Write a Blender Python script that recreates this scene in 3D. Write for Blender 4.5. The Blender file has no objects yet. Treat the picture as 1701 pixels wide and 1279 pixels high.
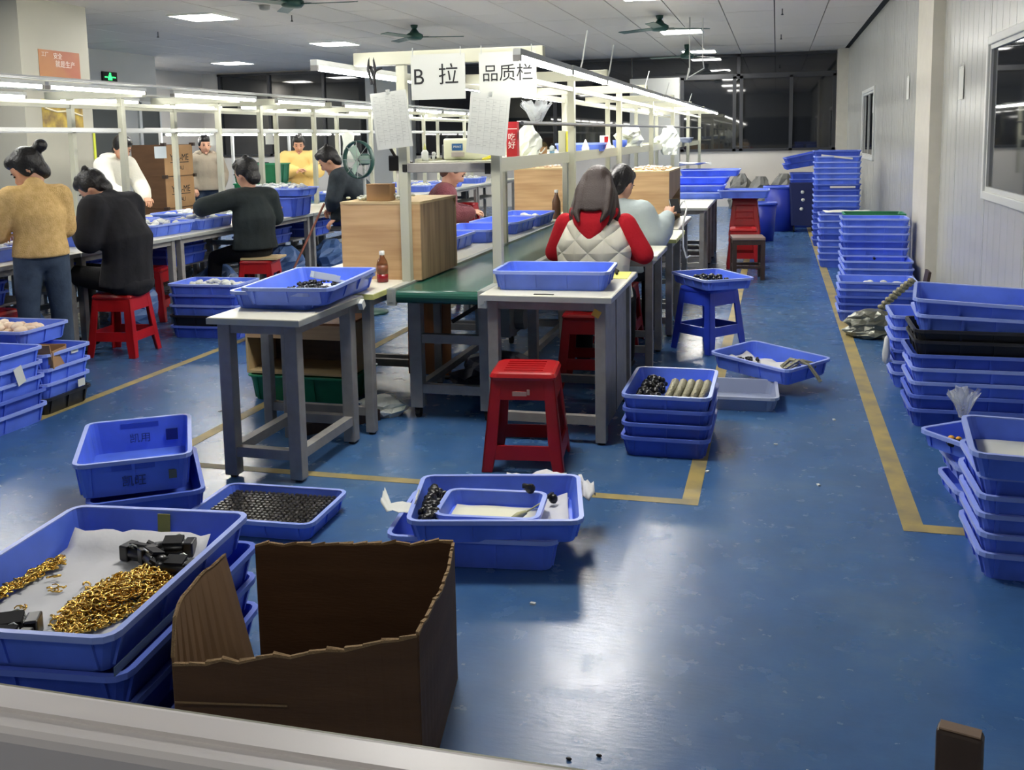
import bpy, bmesh, math, random
from mathutils import Vector, Matrix
random.seed(7)
D = bpy.data
SC = bpy.context.scene
COL = SC.collection
PI = math.pi

# ---------------------------------------------------------------- camera, world, lights, exposure
def set_camera():
    f, cx, cy = 1647.3, 850.0, 439.8
    yaw, pit, rol = -.2611, .1268, .0177
    c, s, cp, sp = math.cos(yaw), math.sin(yaw), math.cos(pit), math.sin(pit)
    fwd = Vector((s*cp, c*cp, -sp)); right = Vector((c, -s, 0)); down = fwd.cross(right)
    r2 = math.cos(rol)*right + math.sin(rol)*down
    d2 = -math.sin(rol)*right + math.cos(rol)*down
    m = Matrix((r2, -d2, -fwd)).transposed().to_4x4()
    m.translation = Vector((0, 0, 1.52))
    cam = D.cameras.new('camera'); o = D.objects.new('camera', cam); COL.objects.link(o)
    o.matrix_world = m
    cam.sensor_width = 36; cam.sensor_fit = 'HORIZONTAL'
    cam.lens = f/1701*36
    cam.shift_x = (850.5-cx)/1701
    cam.shift_y = -(639.5-cy)/1701
    cam.clip_start = .05; cam.clip_end = 100
    SC.camera = o
set_camera()
w = D.worlds.new('night'); SC.world = w; w.use_nodes = True
w.node_tree.nodes['Background'].inputs[0].default_value = (.55, .62, .75, 1)
w.node_tree.nodes['Background'].inputs[1].default_value = .02
SC.view_settings.view_transform = 'Standard'; SC.view_settings.look = 'None'
SC.view_settings.exposure = 1.48; SC.view_settings.gamma = 1; SC.view_settings.use_curve_mapping = False
TUBE_E = 15.0        # LED tubes of the work lines
PANEL_E = 22.0       # ceiling panels
cy_ = SC.cycles
cy_.max_bounces = 7; cy_.diffuse_bounces = 4; cy_.glossy_bounces = 4; cy_.transmission_bounces = 5
cy_.transparent_max_bounces = 8; cy_.sample_clamp_indirect = 6; cy_.caustics_reflective = False; cy_.caustics_refractive = False
cy_.use_denoising = True

# ---------------------------------------------------------------- materials
def lin(c):
    return tuple(((v/255)/12.92 if v/255 <= .04045 else ((v/255+.055)/1.055)**2.4) for v in c)
MATS = {}
def mat(name, rgb, rough=.5, metal=0, var=0, scale=8, bump=0, bscale=60, spec=.5, rgb2=None, stretch=None, alpha=1, coat=0, trans=0):
    if name in MATS: return MATS[name]
    m = D.materials.new(name); m.use_nodes = True
    nt = m.node_tree; b = nt.nodes['Principled BSDF']
    col = lin(rgb)
    b.inputs['Base Color'].default_value = (*col, 1)
    b.inputs['Roughness'].default_value = rough; b.inputs['Metallic'].default_value = metal
    b.inputs['Specular IOR Level'].default_value = spec
    b.inputs['Coat Weight'].default_value = coat
    b.inputs['Transmission Weight'].default_value = trans
    b.inputs['Alpha'].default_value = alpha
    if var or rgb2 or bump:
        tc = nt.nodes.new('ShaderNodeTexCoord'); mp = nt.nodes.new('ShaderNodeMapping')
        nt.links.new(tc.outputs['Object'], mp.inputs[0])
        if stretch: mp.inputs['Scale'].default_value = stretch
    if var or rgb2:
        n = nt.nodes.new('ShaderNodeTexNoise'); n.inputs['Scale'].default_value = scale; n.inputs['Detail'].default_value = 5
        nt.links.new(mp.outputs[0], n.inputs['Vector'])
        r = nt.nodes.new('ShaderNodeValToRGB')
        c2 = lin(rgb2) if rgb2 else tuple(max(0, v*(1-var)) for v in col)
        r.color_ramp.elements[0].position = .35; r.color_ramp.elements[1].position = .65
        r.color_ramp.elements[0].color = (*c2, 1); r.color_ramp.elements[1].color = (*(col if rgb2 else tuple(min(1, v*(1+var*.5)) for v in col)), 1)
        nt.links.new(n.outputs['Fac'], r.inputs[0]); nt.links.new(r.outputs[0], b.inputs['Base Color'])
    if bump:
        n2 = nt.nodes.new('ShaderNodeTexNoise'); n2.inputs['Scale'].default_value = bscale; n2.inputs['Detail'].default_value = 3
        nt.links.new(mp.outputs[0], n2.inputs['Vector'])
        bp = nt.nodes.new('ShaderNodeBump'); bp.inputs['Strength'].default_value = bump; bp.inputs['Distance'].default_value = .01
        nt.links.new(n2.outputs['Fac'], bp.inputs['Height']); nt.links.new(bp.outputs[0], b.inputs['Normal'])
    MATS[name] = m
    return m
def emit(name, rgb, strength):
    if name in MATS: return MATS[name]
    m = D.materials.new(name); m.use_nodes = True
    b = m.node_tree.nodes['Principled BSDF']
    b.inputs['Base Color'].default_value = (*lin(rgb), 1)
    b.inputs['Emission Color'].default_value = (*lin(rgb), 1); b.inputs['Emission Strength'].default_value = strength
    MATS[name] = m
    return m
def floor_mat():
    m = D.materials.new('worn_blue_floor_paint'); m.use_nodes = True
    nt = m.node_tree; b = nt.nodes['Principled BSDF']; L = nt.links.new
    tc = nt.nodes.new('ShaderNodeTexCoord')
    def noise(scale, detail, stretch=(1, 1, 1), rough=.55):
        mp = nt.nodes.new('ShaderNodeMapping'); mp.inputs['Scale'].default_value = stretch
        L(tc.outputs['Object'], mp.inputs[0])
        n = nt.nodes.new('ShaderNodeTexNoise'); n.inputs['Scale'].default_value = scale; n.inputs['Detail'].default_value = detail
        n.inputs['Roughness'].default_value = rough
        L(mp.outputs[0], n.inputs['Vector']); return n.outputs['Fac']
    def ramp(fac, stops):
        r = nt.nodes.new('ShaderNodeValToRGB'); e = r.color_ramp.elements
        e[0].position, e[1].position = stops[0][0], stops[-1][0]
        e[0].color = (*stops[0][1], 1); e[1].color = (*stops[-1][1], 1)
        for p, c in stops[1:-1]:
            x = e.new(p); x.color = (*c, 1)
        L(fac, r.inputs[0]); return r.outputs[0]
    def mix(fac, a, c):
        x = nt.nodes.new('ShaderNodeMix'); x.data_type = 'RGBA'
        L(fac, x.inputs['Factor']); L(a, x.inputs['A']); L(c, x.inputs['B']); return x.outputs['Result']
    big = ramp(noise(.9, 9, rough=.7), [(.25, lin((48, 86, 140))), (.5, lin((62, 102, 152))), (.78, lin((98, 124, 150)))])
    scuff = ramp(noise(7, 9, (1, 3.6, 1), .75), [(.5, (0, 0, 0)), (.95, (1, 1, 1))])
    pale = ramp(noise(2, 2), [(.0, lin((120, 140, 158))), (1, lin((140, 150, 160)))])
    dirt = ramp(noise(2.6, 7, (1, 1, 1), .7), [(.4, (0, 0, 0)), (.85, (.75, .75, .75))])
    dark = ramp(noise(3, 2), [(.0, lin((44, 72, 112))), (1, lin((66, 94, 124)))])
    c = mix(dirt, big, dark); sm = nt.nodes.new('ShaderNodeMath'); sm.operation = 'MULTIPLY'; sm.inputs[1].default_value = .09
    L(scuff, sm.inputs[0]); c = mix(sm.outputs[0], c, pale)
    L(c, b.inputs['Base Color'])
    rr = ramp(noise(9, 6), [(.3, (.22, .22, .22)), (.7, (.29, .29, .29))]); L(rr, b.inputs['Roughness'])
    b.inputs['Specular IOR Level'].default_value = .5
    bp = nt.nodes.new('ShaderNodeBump'); bp.inputs['Strength'].default_value = .2; bp.inputs['Distance'].default_value = .003
    L(noise(26, 5, (.8, 2.6, 1)), bp.inputs['Height']); L(bp.outputs[0], b.inputs['Normal'])
    return m

M_blue = mat('blue_tray_plastic', (94, 126, 236), .38, var=.18, scale=5)
M_blue_rim = mat('blue_tray_rim', (150, 170, 240), .34)
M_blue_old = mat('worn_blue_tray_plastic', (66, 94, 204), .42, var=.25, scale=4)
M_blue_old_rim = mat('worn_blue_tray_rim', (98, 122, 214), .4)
M_black_tray = mat('black_tray_plastic', (22, 22, 24), .42)
M_black_rim = mat('black_tray_rim', (34, 34, 37), .4)
M_green_tray = mat('green_crate_plastic', (20, 112, 74), .4, var=.15)
M_green_rim = mat('green_crate_rim', (34, 134, 92), .4)
M_grey_tray = mat('pale_grey_tray_plastic', (150, 160, 186), .4)
M_grey_rim = mat('pale_grey_tray_rim', (176, 184, 204), .4)
M_red = mat('red_stool_plastic', (172, 22, 26), .34, var=.15, scale=6)
M_bluestool = mat('blue_stool_plastic', (44, 72, 204), .34, var=.12)
M_steel = mat('grey_painted_steel', (150, 147, 142), .45, var=.14, scale=14)
M_steel_dark = mat('dark_steel', (58, 60, 64), .45)
M_alu = mat('aluminium_profile', (186, 190, 184), .34, .35)
M_frame = mat('cream_painted_frame', (188, 188, 168), .4)
M_frame_w = mat('white_painted_frame', (200, 202, 198), .4)
M_top = mat('pale_laminate_worktop', (214, 212, 196), .35, var=.05, scale=3)
M_edge = mat('worn_yellow_edge_tape', (206, 208, 128), .5, var=.2)
M_belt = mat('green_conveyor_belt', (34, 84, 70), .24, var=.12, scale=3)
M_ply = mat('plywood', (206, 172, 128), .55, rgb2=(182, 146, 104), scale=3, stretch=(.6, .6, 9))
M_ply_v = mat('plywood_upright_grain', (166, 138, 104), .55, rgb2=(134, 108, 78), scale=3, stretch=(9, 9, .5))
M_ply_in = mat('plywood_shaded_inside', (92, 70, 50), .6, rgb2=(70, 52, 36), scale=3, stretch=(.6, .6, 9))  # shade inside the booths and wooden box, painted as darker plywood
M_ply_o = mat('orange_plywood', (168, 108, 54), .5, rgb2=(140, 84, 40), scale=2, stretch=(6, 6, .5))
M_ply_cut = mat('plywood_edge', (196, 172, 128), .6)
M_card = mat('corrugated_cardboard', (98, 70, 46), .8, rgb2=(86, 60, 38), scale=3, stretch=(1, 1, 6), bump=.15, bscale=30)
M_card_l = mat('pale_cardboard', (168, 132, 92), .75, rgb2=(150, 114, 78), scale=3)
M_card_edge = mat('torn_cardboard_edge', (150, 122, 86), .9, bump=.6, bscale=120)
M_tape_line = mat('worn_yellow_floor_tape', (176, 156, 92), .5, rgb2=(136, 126, 92), scale=7)
M_paper = mat('white_paper', (214, 216, 210), .8, var=.03, scale=2)
M_sheet = mat('hung_white_sheet', (188, 190, 182), .8, var=.04, scale=3)
M_tissue = mat('white_tissue_liner', (212, 212, 214), .85, bump=.3, bscale=18)
M_film = mat('clear_plastic_film', (225, 230, 232), .2, alpha=.32, bump=1, bscale=30)
M_bag = mat('white_plastic_bag', (228, 232, 220), .4, bump=.6, bscale=24)
M_foil = mat('silver_grey_bag_foil', (120, 122, 112), .32, .6, bump=1, bscale=26)
M_black = mat('black_gloss_plastic', (16, 16, 18), .3)
M_blackm = mat('black_matt', (18, 18, 20), .7)
M_gold = mat('gold_plated_clasp', (232, 192, 98), .24, 1)
M_cloth_silver = mat('silver_braided_strap', (150, 146, 122), .45, .5, bump=.8, bscale=90)
M_wall = mat('white_insulated_wall_panel', (184, 185, 180), .24, var=.03, scale=1.2)
M_wall_grey = mat('grey_painted_wall', (172, 174, 170), .6, var=.04, scale=1.2)
M_wall_back = mat('off_white_back_wall', (206, 202, 194), .6, var=.05, scale=1.5)
M_pill = mat('warm_white_pillar', (206, 202, 188), .55, var=.04)
M_ceil = mat('pale_ceiling_tile', (206, 200, 192), .5)
M_ceil_gap = mat('dark_ceiling_void', (40, 42, 46), .8)
M_glass = mat('night_window_glass', (30, 32, 35), .03, spec=.9)
M_mullion = mat('dark_window_frame', (48, 50, 54), .4)
M_exitg = emit('exit_green', (40, 230, 90), 1.6)
M_green_fan = mat('green_fan_enamel', (34, 74, 66), .4)
M_wood_dark = mat('dark_brown_wood', (62, 46, 38), .5, rgb2=(48, 34, 28), scale=3, stretch=(10, 10, .8))
M_white = mat('white_plastic', (224, 226, 222), .4)
M_tube = emit('lit_tube_diffuser', (255, 253, 247), TUBE_E)
M_panel = emit('lit_ceiling_panel', (255, 252, 246), PANEL_E)
M_panel_dim = emit('dim_office_panel', (255, 252, 246), 6.0)
M_rubber = mat('black_rubber', (20, 20, 20), .8)
M_ink = mat('black_ink', (24, 24, 26), .8)
M_white_ink = mat('white_ink', (236, 226, 216), .7)
M_gold_ink = mat('faded_gold_print', (176, 158, 96), .8)
M_sill = mat('white_coated_window_sill', (240, 234, 230), .35, var=.03, scale=3)
M_skin = mat('skin', (206, 156, 128), .5)
M_hair = mat('black_hair', (20, 18, 19), .4, bump=.5, bscale=70)
M_hair_b = mat('dark_brown_hair', (52, 38, 34), .4, bump=.5, bscale=70, stretch=(3, 3, .3))

# ---------------------------------------------------------------- geometry helpers
class G:
    def __init__(s): s.v = []; s.f = []; s.mi = []
    def add(s, vs, fs, mi=0):
        k = len(s.v); s.v += [tuple(p) for p in vs]; s.f += [tuple(i+k for i in f) for f in fs]; s.mi += [mi]*len(fs); return s
    def box(s, x0, y0, z0, x1, y1, z1, mi=0):
        vs = [(x, y, z) for x in (x0, x1) for y in (y0, y1) for z in (z0, z1)]
        return s.add(vs, [(0, 1, 3, 2), (4, 6, 7, 5), (0, 4, 5, 1), (2, 3, 7, 6), (0, 2, 6, 4), (1, 5, 7, 3)], mi)
    def obox(s, c, half, m=None, mi=0):
        m = m or Matrix.Identity(3); c = Vector(c)
        vs = [c + m @ Vector((x*half[0], y*half[1], z*half[2])) for x in (-1, 1) for y in (-1, 1) for z in (-1, 1)]
        return s.add(vs, [(0, 1, 3, 2), (4, 6, 7, 5), (0, 4, 5, 1), (2, 3, 7, 6), (0, 2, 6, 4), (1, 5, 7, 3)], mi)
    def rings(s, rs, cap=True, mi=0, closed=False):
        n = len(rs[0]); vs = [p for r in rs for p in r]; fs = []
        m = len(rs)
        for i in range(m if closed else m-1):
            a, b = i*n, ((i+1) % m)*n
            for j in range(n):
                k = (j+1) % n
                fs.append((a+j, a+k, b+k, b+j))
        if cap and not closed:
            fs.append(tuple(range(n-1, -1, -1))); fs.append(tuple(range((m-1)*n, m*n)))
        return s.add(vs, fs, mi)
    def cyl(s, p0, p1, r0, r1=None, n=10, mi=0):
        p0, p1 = Vector(p0), Vector(p1); r1 = r0 if r1 is None else r1
        t = (p1-p0).normalized(); a = t.orthogonal().normalized(); b = t.cross(a)
        cs = [(math.cos(2*PI*i/n), math.sin(2*PI*i/n)) for i in range(n)]
        return s.rings([[p0+(a*c+b*d)*r0 for c, d in cs], [p1+(a*c+b*d)*r1 for c, d in cs]], mi=mi)
    def tube(s, pts, r, n=6, mi=0):
        pts = [Vector(p) for p in pts]; rs = []
        a = None
        for i, p in enumerate(pts):
            t = (pts[min(i+1, len(pts)-1)]-pts[max(i-1, 0)]).normalized()
            a = (t.orthogonal() if a is None else (a-t*a.dot(t))).normalized(); b = t.cross(a)
            rr = r[i] if isinstance(r, (list, tuple)) else r
            rs.append([p+(a*math.cos(2*PI*k/n)+b*math.sin(2*PI*k/n))*rr for k in range(n)])
        return s.rings(rs, mi=mi)
    def lathe(s, prof, c=(0, 0, 0), n=16, mi=0):
        rs = [[(c[0]+r*math.cos(2*PI*i/n), c[1]+r*math.sin(2*PI*i/n), c[2]+z) for i in range(n)] for r, z in prof]
        return s.rings(rs, mi=mi)
    def ball(s, c, r, n=10, m=6, mi=0):
        r = (r, r, r) if not isinstance(r, (tuple, list)) else r
        rs = []
        for j in range(1, m):
            a = -PI/2+PI*j/m
            rs.append([(c[0]+r[0]*math.cos(a)*math.cos(2*PI*i/n), c[1]+r[1]*math.cos(a)*math.sin(2*PI*i/n), c[2]+r[2]*math.sin(a)) for i in range(n)])
        return s.rings(rs, mi=mi)
    def prism(s, poly, z0, z1, axis=2, mi=0):
        def P(a, b, c): return ((a, b, c), (a, c, b), (c, a, b))[2-axis] if axis != 2 else (a, b, c)
        n = len(poly)
        vs = [P(x, y, z0) for x, y in poly]+[P(x, y, z1) for x, y in poly]
        fs = [tuple(range(n-1, -1, -1)), tuple(range(n, 2*n))]+[(i, (i+1) % n, n+(i+1) % n, n+i) for i in range(n)]
        return s.add(vs, fs, mi)
    def mesh(s, name, mats, smooth=False):
        me = D.meshes.new(name); me.from_pydata(s.v, [], s.f)
        for m in (mats if isinstance(mats, (list, tuple)) else [mats]): me.materials.append(m)
        if any(s.mi): me.polygons.foreach_set('material_index', s.mi)
        if smooth: me.shade_smooth()
        me.validate(); me.update()
        bm = bmesh.new(); bm.from_mesh(me); bmesh.ops.recalc_face_normals(bm, faces=bm.faces); bm.to_mesh(me); bm.free()
        return me
def link(name, me, parent=None, loc=(0, 0, 0), rot=(0, 0, 0)):
    o = D.objects.new(name, me); COL.objects.link(o); o.location = loc; o.rotation_euler = rot
    if parent: o.parent = parent
    return o
def part(name, g, m, parent, smooth=False, bevel=0, label=None):
    o = link(name, g.mesh(name, m, smooth), parent)
    if bevel:
        b = o.modifiers.new('bevel', 'BEVEL'); b.width = bevel; b.segments = 2; b.limit_method = 'ANGLE'
    if label: o['label'] = label
    return o
def tag(o, label, cat, group=None, kind=None):
    o['label'] = label; o['category'] = cat
    if group: o['group'] = group
    if kind: o['kind'] = kind
    return o
def thing(name, label, cat, loc=(0, 0, 0), rz=0, group=None, rot=None):
    o = D.objects.new(name, None); COL.objects.link(o); o.empty_display_size = .1
    o.location = loc; o.rotation_euler = rot if rot else (0, 0, rz)
    return tag(o, label, cat, group)
def single(name, g, m, label, cat, group=None, loc=(0, 0, 0), rot=(0, 0, 0), smooth=False, bevel=0, kind=None):
    o = link(name, g.mesh(name, m, smooth) if isinstance(g, G) else g, None, loc, rot)
    if bevel:
        b = o.modifiers.new('bevel', 'BEVEL'); b.width = bevel; b.segments = 2; b.limit_method = 'ANGLE'
    return tag(o, label, cat, group, kind)
def struct(name, g, m, parent=None, **k):
    o = part(name, g, m, parent, **k); o['kind'] = 'structure'; return o
def text_mesh(txt, size, m, depth=.0006, name='lettering'):
    c = D.curves.new(name, 'FONT'); c.body = txt; c.size = size; c.align_x = 'CENTER'; c.align_y = 'CENTER'; c.extrude = depth
    o = D.objects.new(name, c); COL.objects.link(o)
    dg = bpy.context.evaluated_depsgraph_get()
    me = D.meshes.new_from_object(o.evaluated_get(dg)); D.objects.remove(o); D.curves.remove(c)
    me.materials.clear(); me.materials.append(m); me.name = name
    return me
ORD = ['lowest']+[q+' up' for q in 'second third fourth fifth sixth seventh eighth ninth tenth eleventh twelfth thirteenth fourteenth fifteenth sixteenth seventeenth eighteenth nineteenth twentieth'.split()]
NTH = ['first', 'second', 'third', 'fourth', 'fifth', 'sixth', 'seventh', 'eighth', 'ninth', 'tenth', 'eleventh', 'twelfth', 'thirteenth', 'fourteenth', 'fifteenth', 'sixteenth', 'seventeenth', 'eighteenth']

# ---------------------------------------------------------------- room shell
XR, YB, ZC, XL = 1.36, 21.5, 3.18, -13.4
FL = struct('floor', G().box(XL-.3, -2.5, -.1, XR+3.2, YB+.3, 0), floor_mat())
# worn yellow tape stuck on the floor
def tape(label, x0, y0, x1, y1):
    single('floor_tape', G().box(x0, y0, .0004, x1, y1, .0016), M_tape_line, label, 'floor marking', 'worn yellow floor tapes')
tape('long yellow floor tape along the trays by the white panel wall', .495, 3.98, .575, 20.4)
tape('short cross end of the yellow floor tape beside the tray stack', .495, 3.9, 1.2, 3.979)
tape('yellow floor tape down the aisle past the blue stool', -.36, 4.06, -.29, 14)
tape('yellow cross tape in front of the red stool and grey tables', -2.9, 4.0, -.29, 4.059)
tape('yellow floor tape under the green crate and left grey table', -2.905, 4.06, -2.835, 12)
tape('yellow floor tape passing the left tray stacks and seated man', -4.02, 1.5, -3.955, 12)
# ceiling
ce = struct('ceiling', G().box(XL-.3, -2.5, ZC+.03, XR+3.2, YB+.3, ZC+.12), M_ceil_gap)
tw, tl = .672, 1.04
g = G().obox((0, 0, 0), (tw/2-.007, tl/2-.004, .012))
tile = g.mesh('ceiling_tile', M_ceil)
nx = int((XR-XL)/tw)+1
rest = G()
for j in range(21):
    for i in range(nx):
        x = XR-.07-tw*(i+.5); y = YB-tl*(j+.5)
        if j < 11: link('ceiling_tile', tile, ce, (x, y, ZC+.012+random.uniform(-.0015, .0015)))
        else: rest.obox((x, y, ZC+.012), (tw/2-.007, tl/2-.004, .012))
o = link('ceiling_tile_rest', rest.mesh('ceiling_tile_rest', M_ceil), ce); o.name = 'ceiling_tiles'; o['kind'] = 'stuff'
# right wall: insulated panels with a window hole each for the two windows
wr = struct('wall_right', G().box(XR+.04, .6, 0, XR+.1, YB, ZC+.03), M_wall_grey)
W1 = (5.0, 7.31, 1.06, 2.13); W2 = (15.3, 17.35, 1.1, 2.18)
def panel(y0, y1, z0, z1):
    g = G(); n = 6
    a, b = y0+.006, y1-.006
    g.box(XR+.006, a, z0, XR+.04, b, z1)
    for k in range(n):
        yk = a+(b-a)*(k+.25)/n; g.box(XR+.0052, yk, z0, XR+.0061, yk+(b-a)/n*.55, z1)
    part('wall_panel', g, M_wall, wr)
ys = [.62, 1.7, 2.85, 3.95, 5.0, 6.15, 7.31, 8.5, 9.65, 10.8, 11.95, 13.1, 14.2, 15.3, 16.3, 17.35, 18.4, 19.45, 20.5, 21.5]
for a, b in zip(ys, ys[1:]):
    hole = next((W for W in (W1, W2) if a >= W[0]-.01 and b <= W[1]+.01), None)
    if hole: panel(a, b, 0, hole[2]); panel(a, b, hole[3], ZC)
    else: panel(a, b, 0, ZC)
for k, W in enumerate((W1, W2)):
    wn = D.objects.new('window_%d' % (k+1), None); COL.objects.link(wn); wn['kind'] = 'structure'
    y0, y1, z0, z1 = W; t = .055
    for nm, q in (('frame_side', (y0, z0, y0+t, z1)), ('frame_side', (y1-t, z0, y1, z1)), ('frame_rail', (y0+t, z0, y1-t, z0+t)), ('frame_rail', (y0+t, z1-t, y1-t, z1))):
        struct(nm, G().box(XR-.02, q[0], q[1], XR+.03, q[2], q[3]), M_frame_w, wn, bevel=.006)
    for nm, q in (('inner_frame_side', (y0+t, z0+t, y0+t+.03, z1-t)), ('inner_frame_side', (y1-t-.03, z0+t, y1-t, z1-t)), ('inner_frame_rail', (y0+t+.03, z0+t, y1-t-.03, z0+t+.03)), ('inner_frame_rail', (y0+t+.03, z1-t-.03, y1-t-.03, z1-t))):
        struct(nm, G().box(XR-.004, q[0], q[1], XR+.026, q[2], q[3]), M_frame_w, wn)
    ym = (y0+y1)/2 if k else y0+.9
    struct('mullion', G().box(XR-.002, ym-.02, z0+t+.03, XR+.024, ym+.02, z1-t-.03), M_frame_w, wn)
    struct('pane', G().box(XR+.012, y0+t, z0+t, XR+.018, y1-t, z1-t), M_glass, wn)
struct('trim_1', G().box(1.27, 9.24, 0, XR+.02, 10.18, ZC), M_pill)
tag_y = struct('trim_2', G().box(1.166, 21.1, 0, XR+.04, YB, ZC), M_pill)
# back wall with a long dark window
wb = struct('wall_back', G().box(XL, YB+.05, 0, XR+.1, YB+.2, ZC+.03), M_wall_back)
struct('wall_back_sill_wall', G().box(-13, YB, 0, 1.17, YB+.05, 1.17), M_wall_back, wb)
for x0, x1, n in ((-3.02, -1.98, 'pillar'), (-9.05, -7.95, 'pillar')):
    struct(n, G().box(x0, YB-.25, 0, x1, YB+.05, 2.72 if x0 > -4 else ZC), M_wall_grey, wb)
wn = D.objects.new('window_3', None); COL.objects.link(wn); wn['kind'] = 'structure'
def win(x0, x1, z0, z1, mull):
    struct('pane', G().box(x0, YB+.02, z0, x1, YB+.03, z1), M_glass, wn)
    for x in mull: struct('mullion', G().box(x-.035, YB-.03, z0, x+.035, YB+.02, z1), M_mullion, wn)
    for z in (z0, z1-.05): struct('frame_rail', G().box(x0, YB-.03, z, x1, YB+.02, z+.05), M_mullion, wn)
win(-3.0, 1.17, 2.72, ZC-.01, (-.78,))
win(-1.98, 1.17, 1.17, 2.72, (-1.94, -.86, -.72, .28, 1.13))
win(-12.95, -9.05, 1.2, ZC-.03, (-12.9, -11.6, -10.2))
win(-7.95, -3.02, 1.17, ZC-.01, (-7.9, -6.3, -4.7))
# left side: wall, grey block, column
struct('wall_left', G().box(XL-.2, -2.5, 0, XL, YB+.2, ZC+.03), M_wall_back)
blk = struct('wall_left_block', G().box(XL, 12.2, 0, -11.4, 16.75, ZC+.02), M_wall_grey)
blk.name = 'wall_left_core'
for k, (a, b) in enumerate(((14.75, 15.5), (16.2, 16.75))):
    dn = D.objects.new('door_%d' % (k+1), None); COL.objects.link(dn); dn['kind'] = 'structure'
    struct('door_leaf', G().box(-11.398, a, 0, -11.37, b, 2.24), mat('dark_grey_door', (74, 78, 76), .4), dn)
    struct('door_frame', G().box(-11.399, a-.08, 0, -11.36, a, 2.3).box(-11.399, b, 0, -11.36, b+.05, 2.3).box(-11.399, a-.08, 2.24, -11.36, b+.05, 2.32), M_frame_w, dn)
    struct('door_handle', G().box(-11.37, a+.06, 1.0, -11.33, a+.2, 1.03), M_steel, dn)
colm = struct('trim_3', G().box(-9.6, 9.42, 0, -8.1, 10.56, ZC+.02), mat('left_column_paint', (176, 174, 160), .6, var=.03, scale=1.5))
struct('corner_guard', G().box(-8.1, 10.535, 0, -8.09, 10.57, 1.7), mat('yellow_corner_guard', (214, 222, 60), .5), colm)
# front partition with the window the photograph is taken through
wf = struct('wall_front', G().box(XL, .6, 0, XR+.04, .655, 1.0), M_wall)
struct('pier', G().box(XL, .6, 1.0, -2.6, .655, ZC), M_wall, wf)
struct('pier', G().box(1.35, .6, 1.0, XR+.04, .655, ZC), M_wall, wf)
struct('header', G().box(-2.6, .6, 2.2, 1.35, .655, ZC), M_wall, wf)
struct('window_sill', G().box(-2.6, .603, 1.0, 1.35, .667, 1.06), M_sill, wf, bevel=.008)
struct('sill_track', G().box(-2.6, .628, 1.06, 1.35, .636, 1.064), M_sill, wf)
struct('sill_edge', G().box(-2.6, .659, 1.0, 1.35, .668, 1.057), mat('greenish_sill_edge', (150, 150, 128), .5), wf)
for k, x in enumerate((-2.2, -1.55, -.597, .3)):
    struct('cladding_strip', G().box(x, .592, 0, x+.008, .6, 1.0), mat('grey_joint_strip', (90, 92, 98), .5), wf)
# ---------------------------------------------------------------- lights, fans, small ceiling fittings
def ceiling_light(x, y, label, m=None):
    t = thing('ceiling_light', label, 'light', (x, y, ZC), 0, 'square ceiling light panels')
    part('frame', G().box(-.335, -.335, -.02, .335, -.315, .002).box(-.335, .315, -.02, .335, .335, .002).box(-.335, -.315, -.02, -.315, .315, .002).box(.315, -.315, -.02, .335, .315, .002), M_white, t)
    part('diffuser', G().box(-.315, -.315, -.012, .315, .315, -.004), m or M_panel, t)
ceiling_light(-7.3, 11.87, 'square lit ceiling panel nearest the poster pillar')
ceiling_light(-7.3, 15.9, 'square lit ceiling panel between the two left green fans and back windows')
ceiling_light(-10.95, 18.8, 'square lit ceiling panel farthest left near the white back corner')
ceiling_light(-12.75, 17.75, 'unseen lit ceiling panel added behind the grey wall block for the corner')  # hidden from view, added to brighten the white back left corner
ceiling_light(-1.5, 16.4, 'square lit ceiling panel just beyond the green fan over the aisle')
ceiling_light(-1.52, 20.45, 'square lit ceiling panel closest to the tall dark back window')
for x, y, lb in ((-1.5, 12.1, 'over the far half of the central line'), (-1.5, 8.1, 'over the seated women'), (-1.5, 4.1, 'over the near red stool'), (-7.3, 7.8, 'above the near end of the left line'), (-7.3, 3.7, 'in the near left corner of the hall'), (-.7, -.9, 'in the office on the camera side of the sill')):
    ceiling_light(x, y, 'square lit ceiling panel '+lb, M_panel_dim if y < 0 else None)
def ceiling_fan(x, y, label, a0, hz=3.02):
    t = thing('ceiling_fan', label, 'fan', (x, y, hz), a0, 'green ceiling fans')
    part('rod', G().cyl((0, 0, .02), (0, 0, ZC-hz), .016), M_green_fan, t)
    part('canopy', G().lathe([(.03, .1), (.05, .13), (.055, ZC-hz)], n=12), M_green_fan, t, True)
    part('motor', G().lathe([(.03, -.06), (.1, -.05), (.13, -.015), (.125, .02), (.07, .05), (.035, .1)], n=18), M_green_fan, t, True)
    for k in range(3):
        m = Matrix.Rotation(k*2*PI/3, 3, 'Z') @ Matrix.Rotation(.14, 3, 'X')
        g = G(); g.obox(m @ Vector((.42, 0, -.015)), (.3, .062, .004), m); g.obox(m @ Vector((.14, 0, -.01)), (.07, .02, .005), m)
        part('blade', g, M_green_fan, t)
ceiling_fan(-5.1, 10.06, 'green ceiling fan cut by the top edge over the left work line', .1)
ceiling_fan(-5.12, 13.9, 'green ceiling fan above the B sign in mid hall', .25)
ceiling_fan(-1.6, 14.2, 'green ceiling fan over the aisle beside a lit panel', .45)
ceiling_fan(-1.62, 18.9, 'farthest green ceiling fan above the end of the tube row', .8, 2.98)
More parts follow.
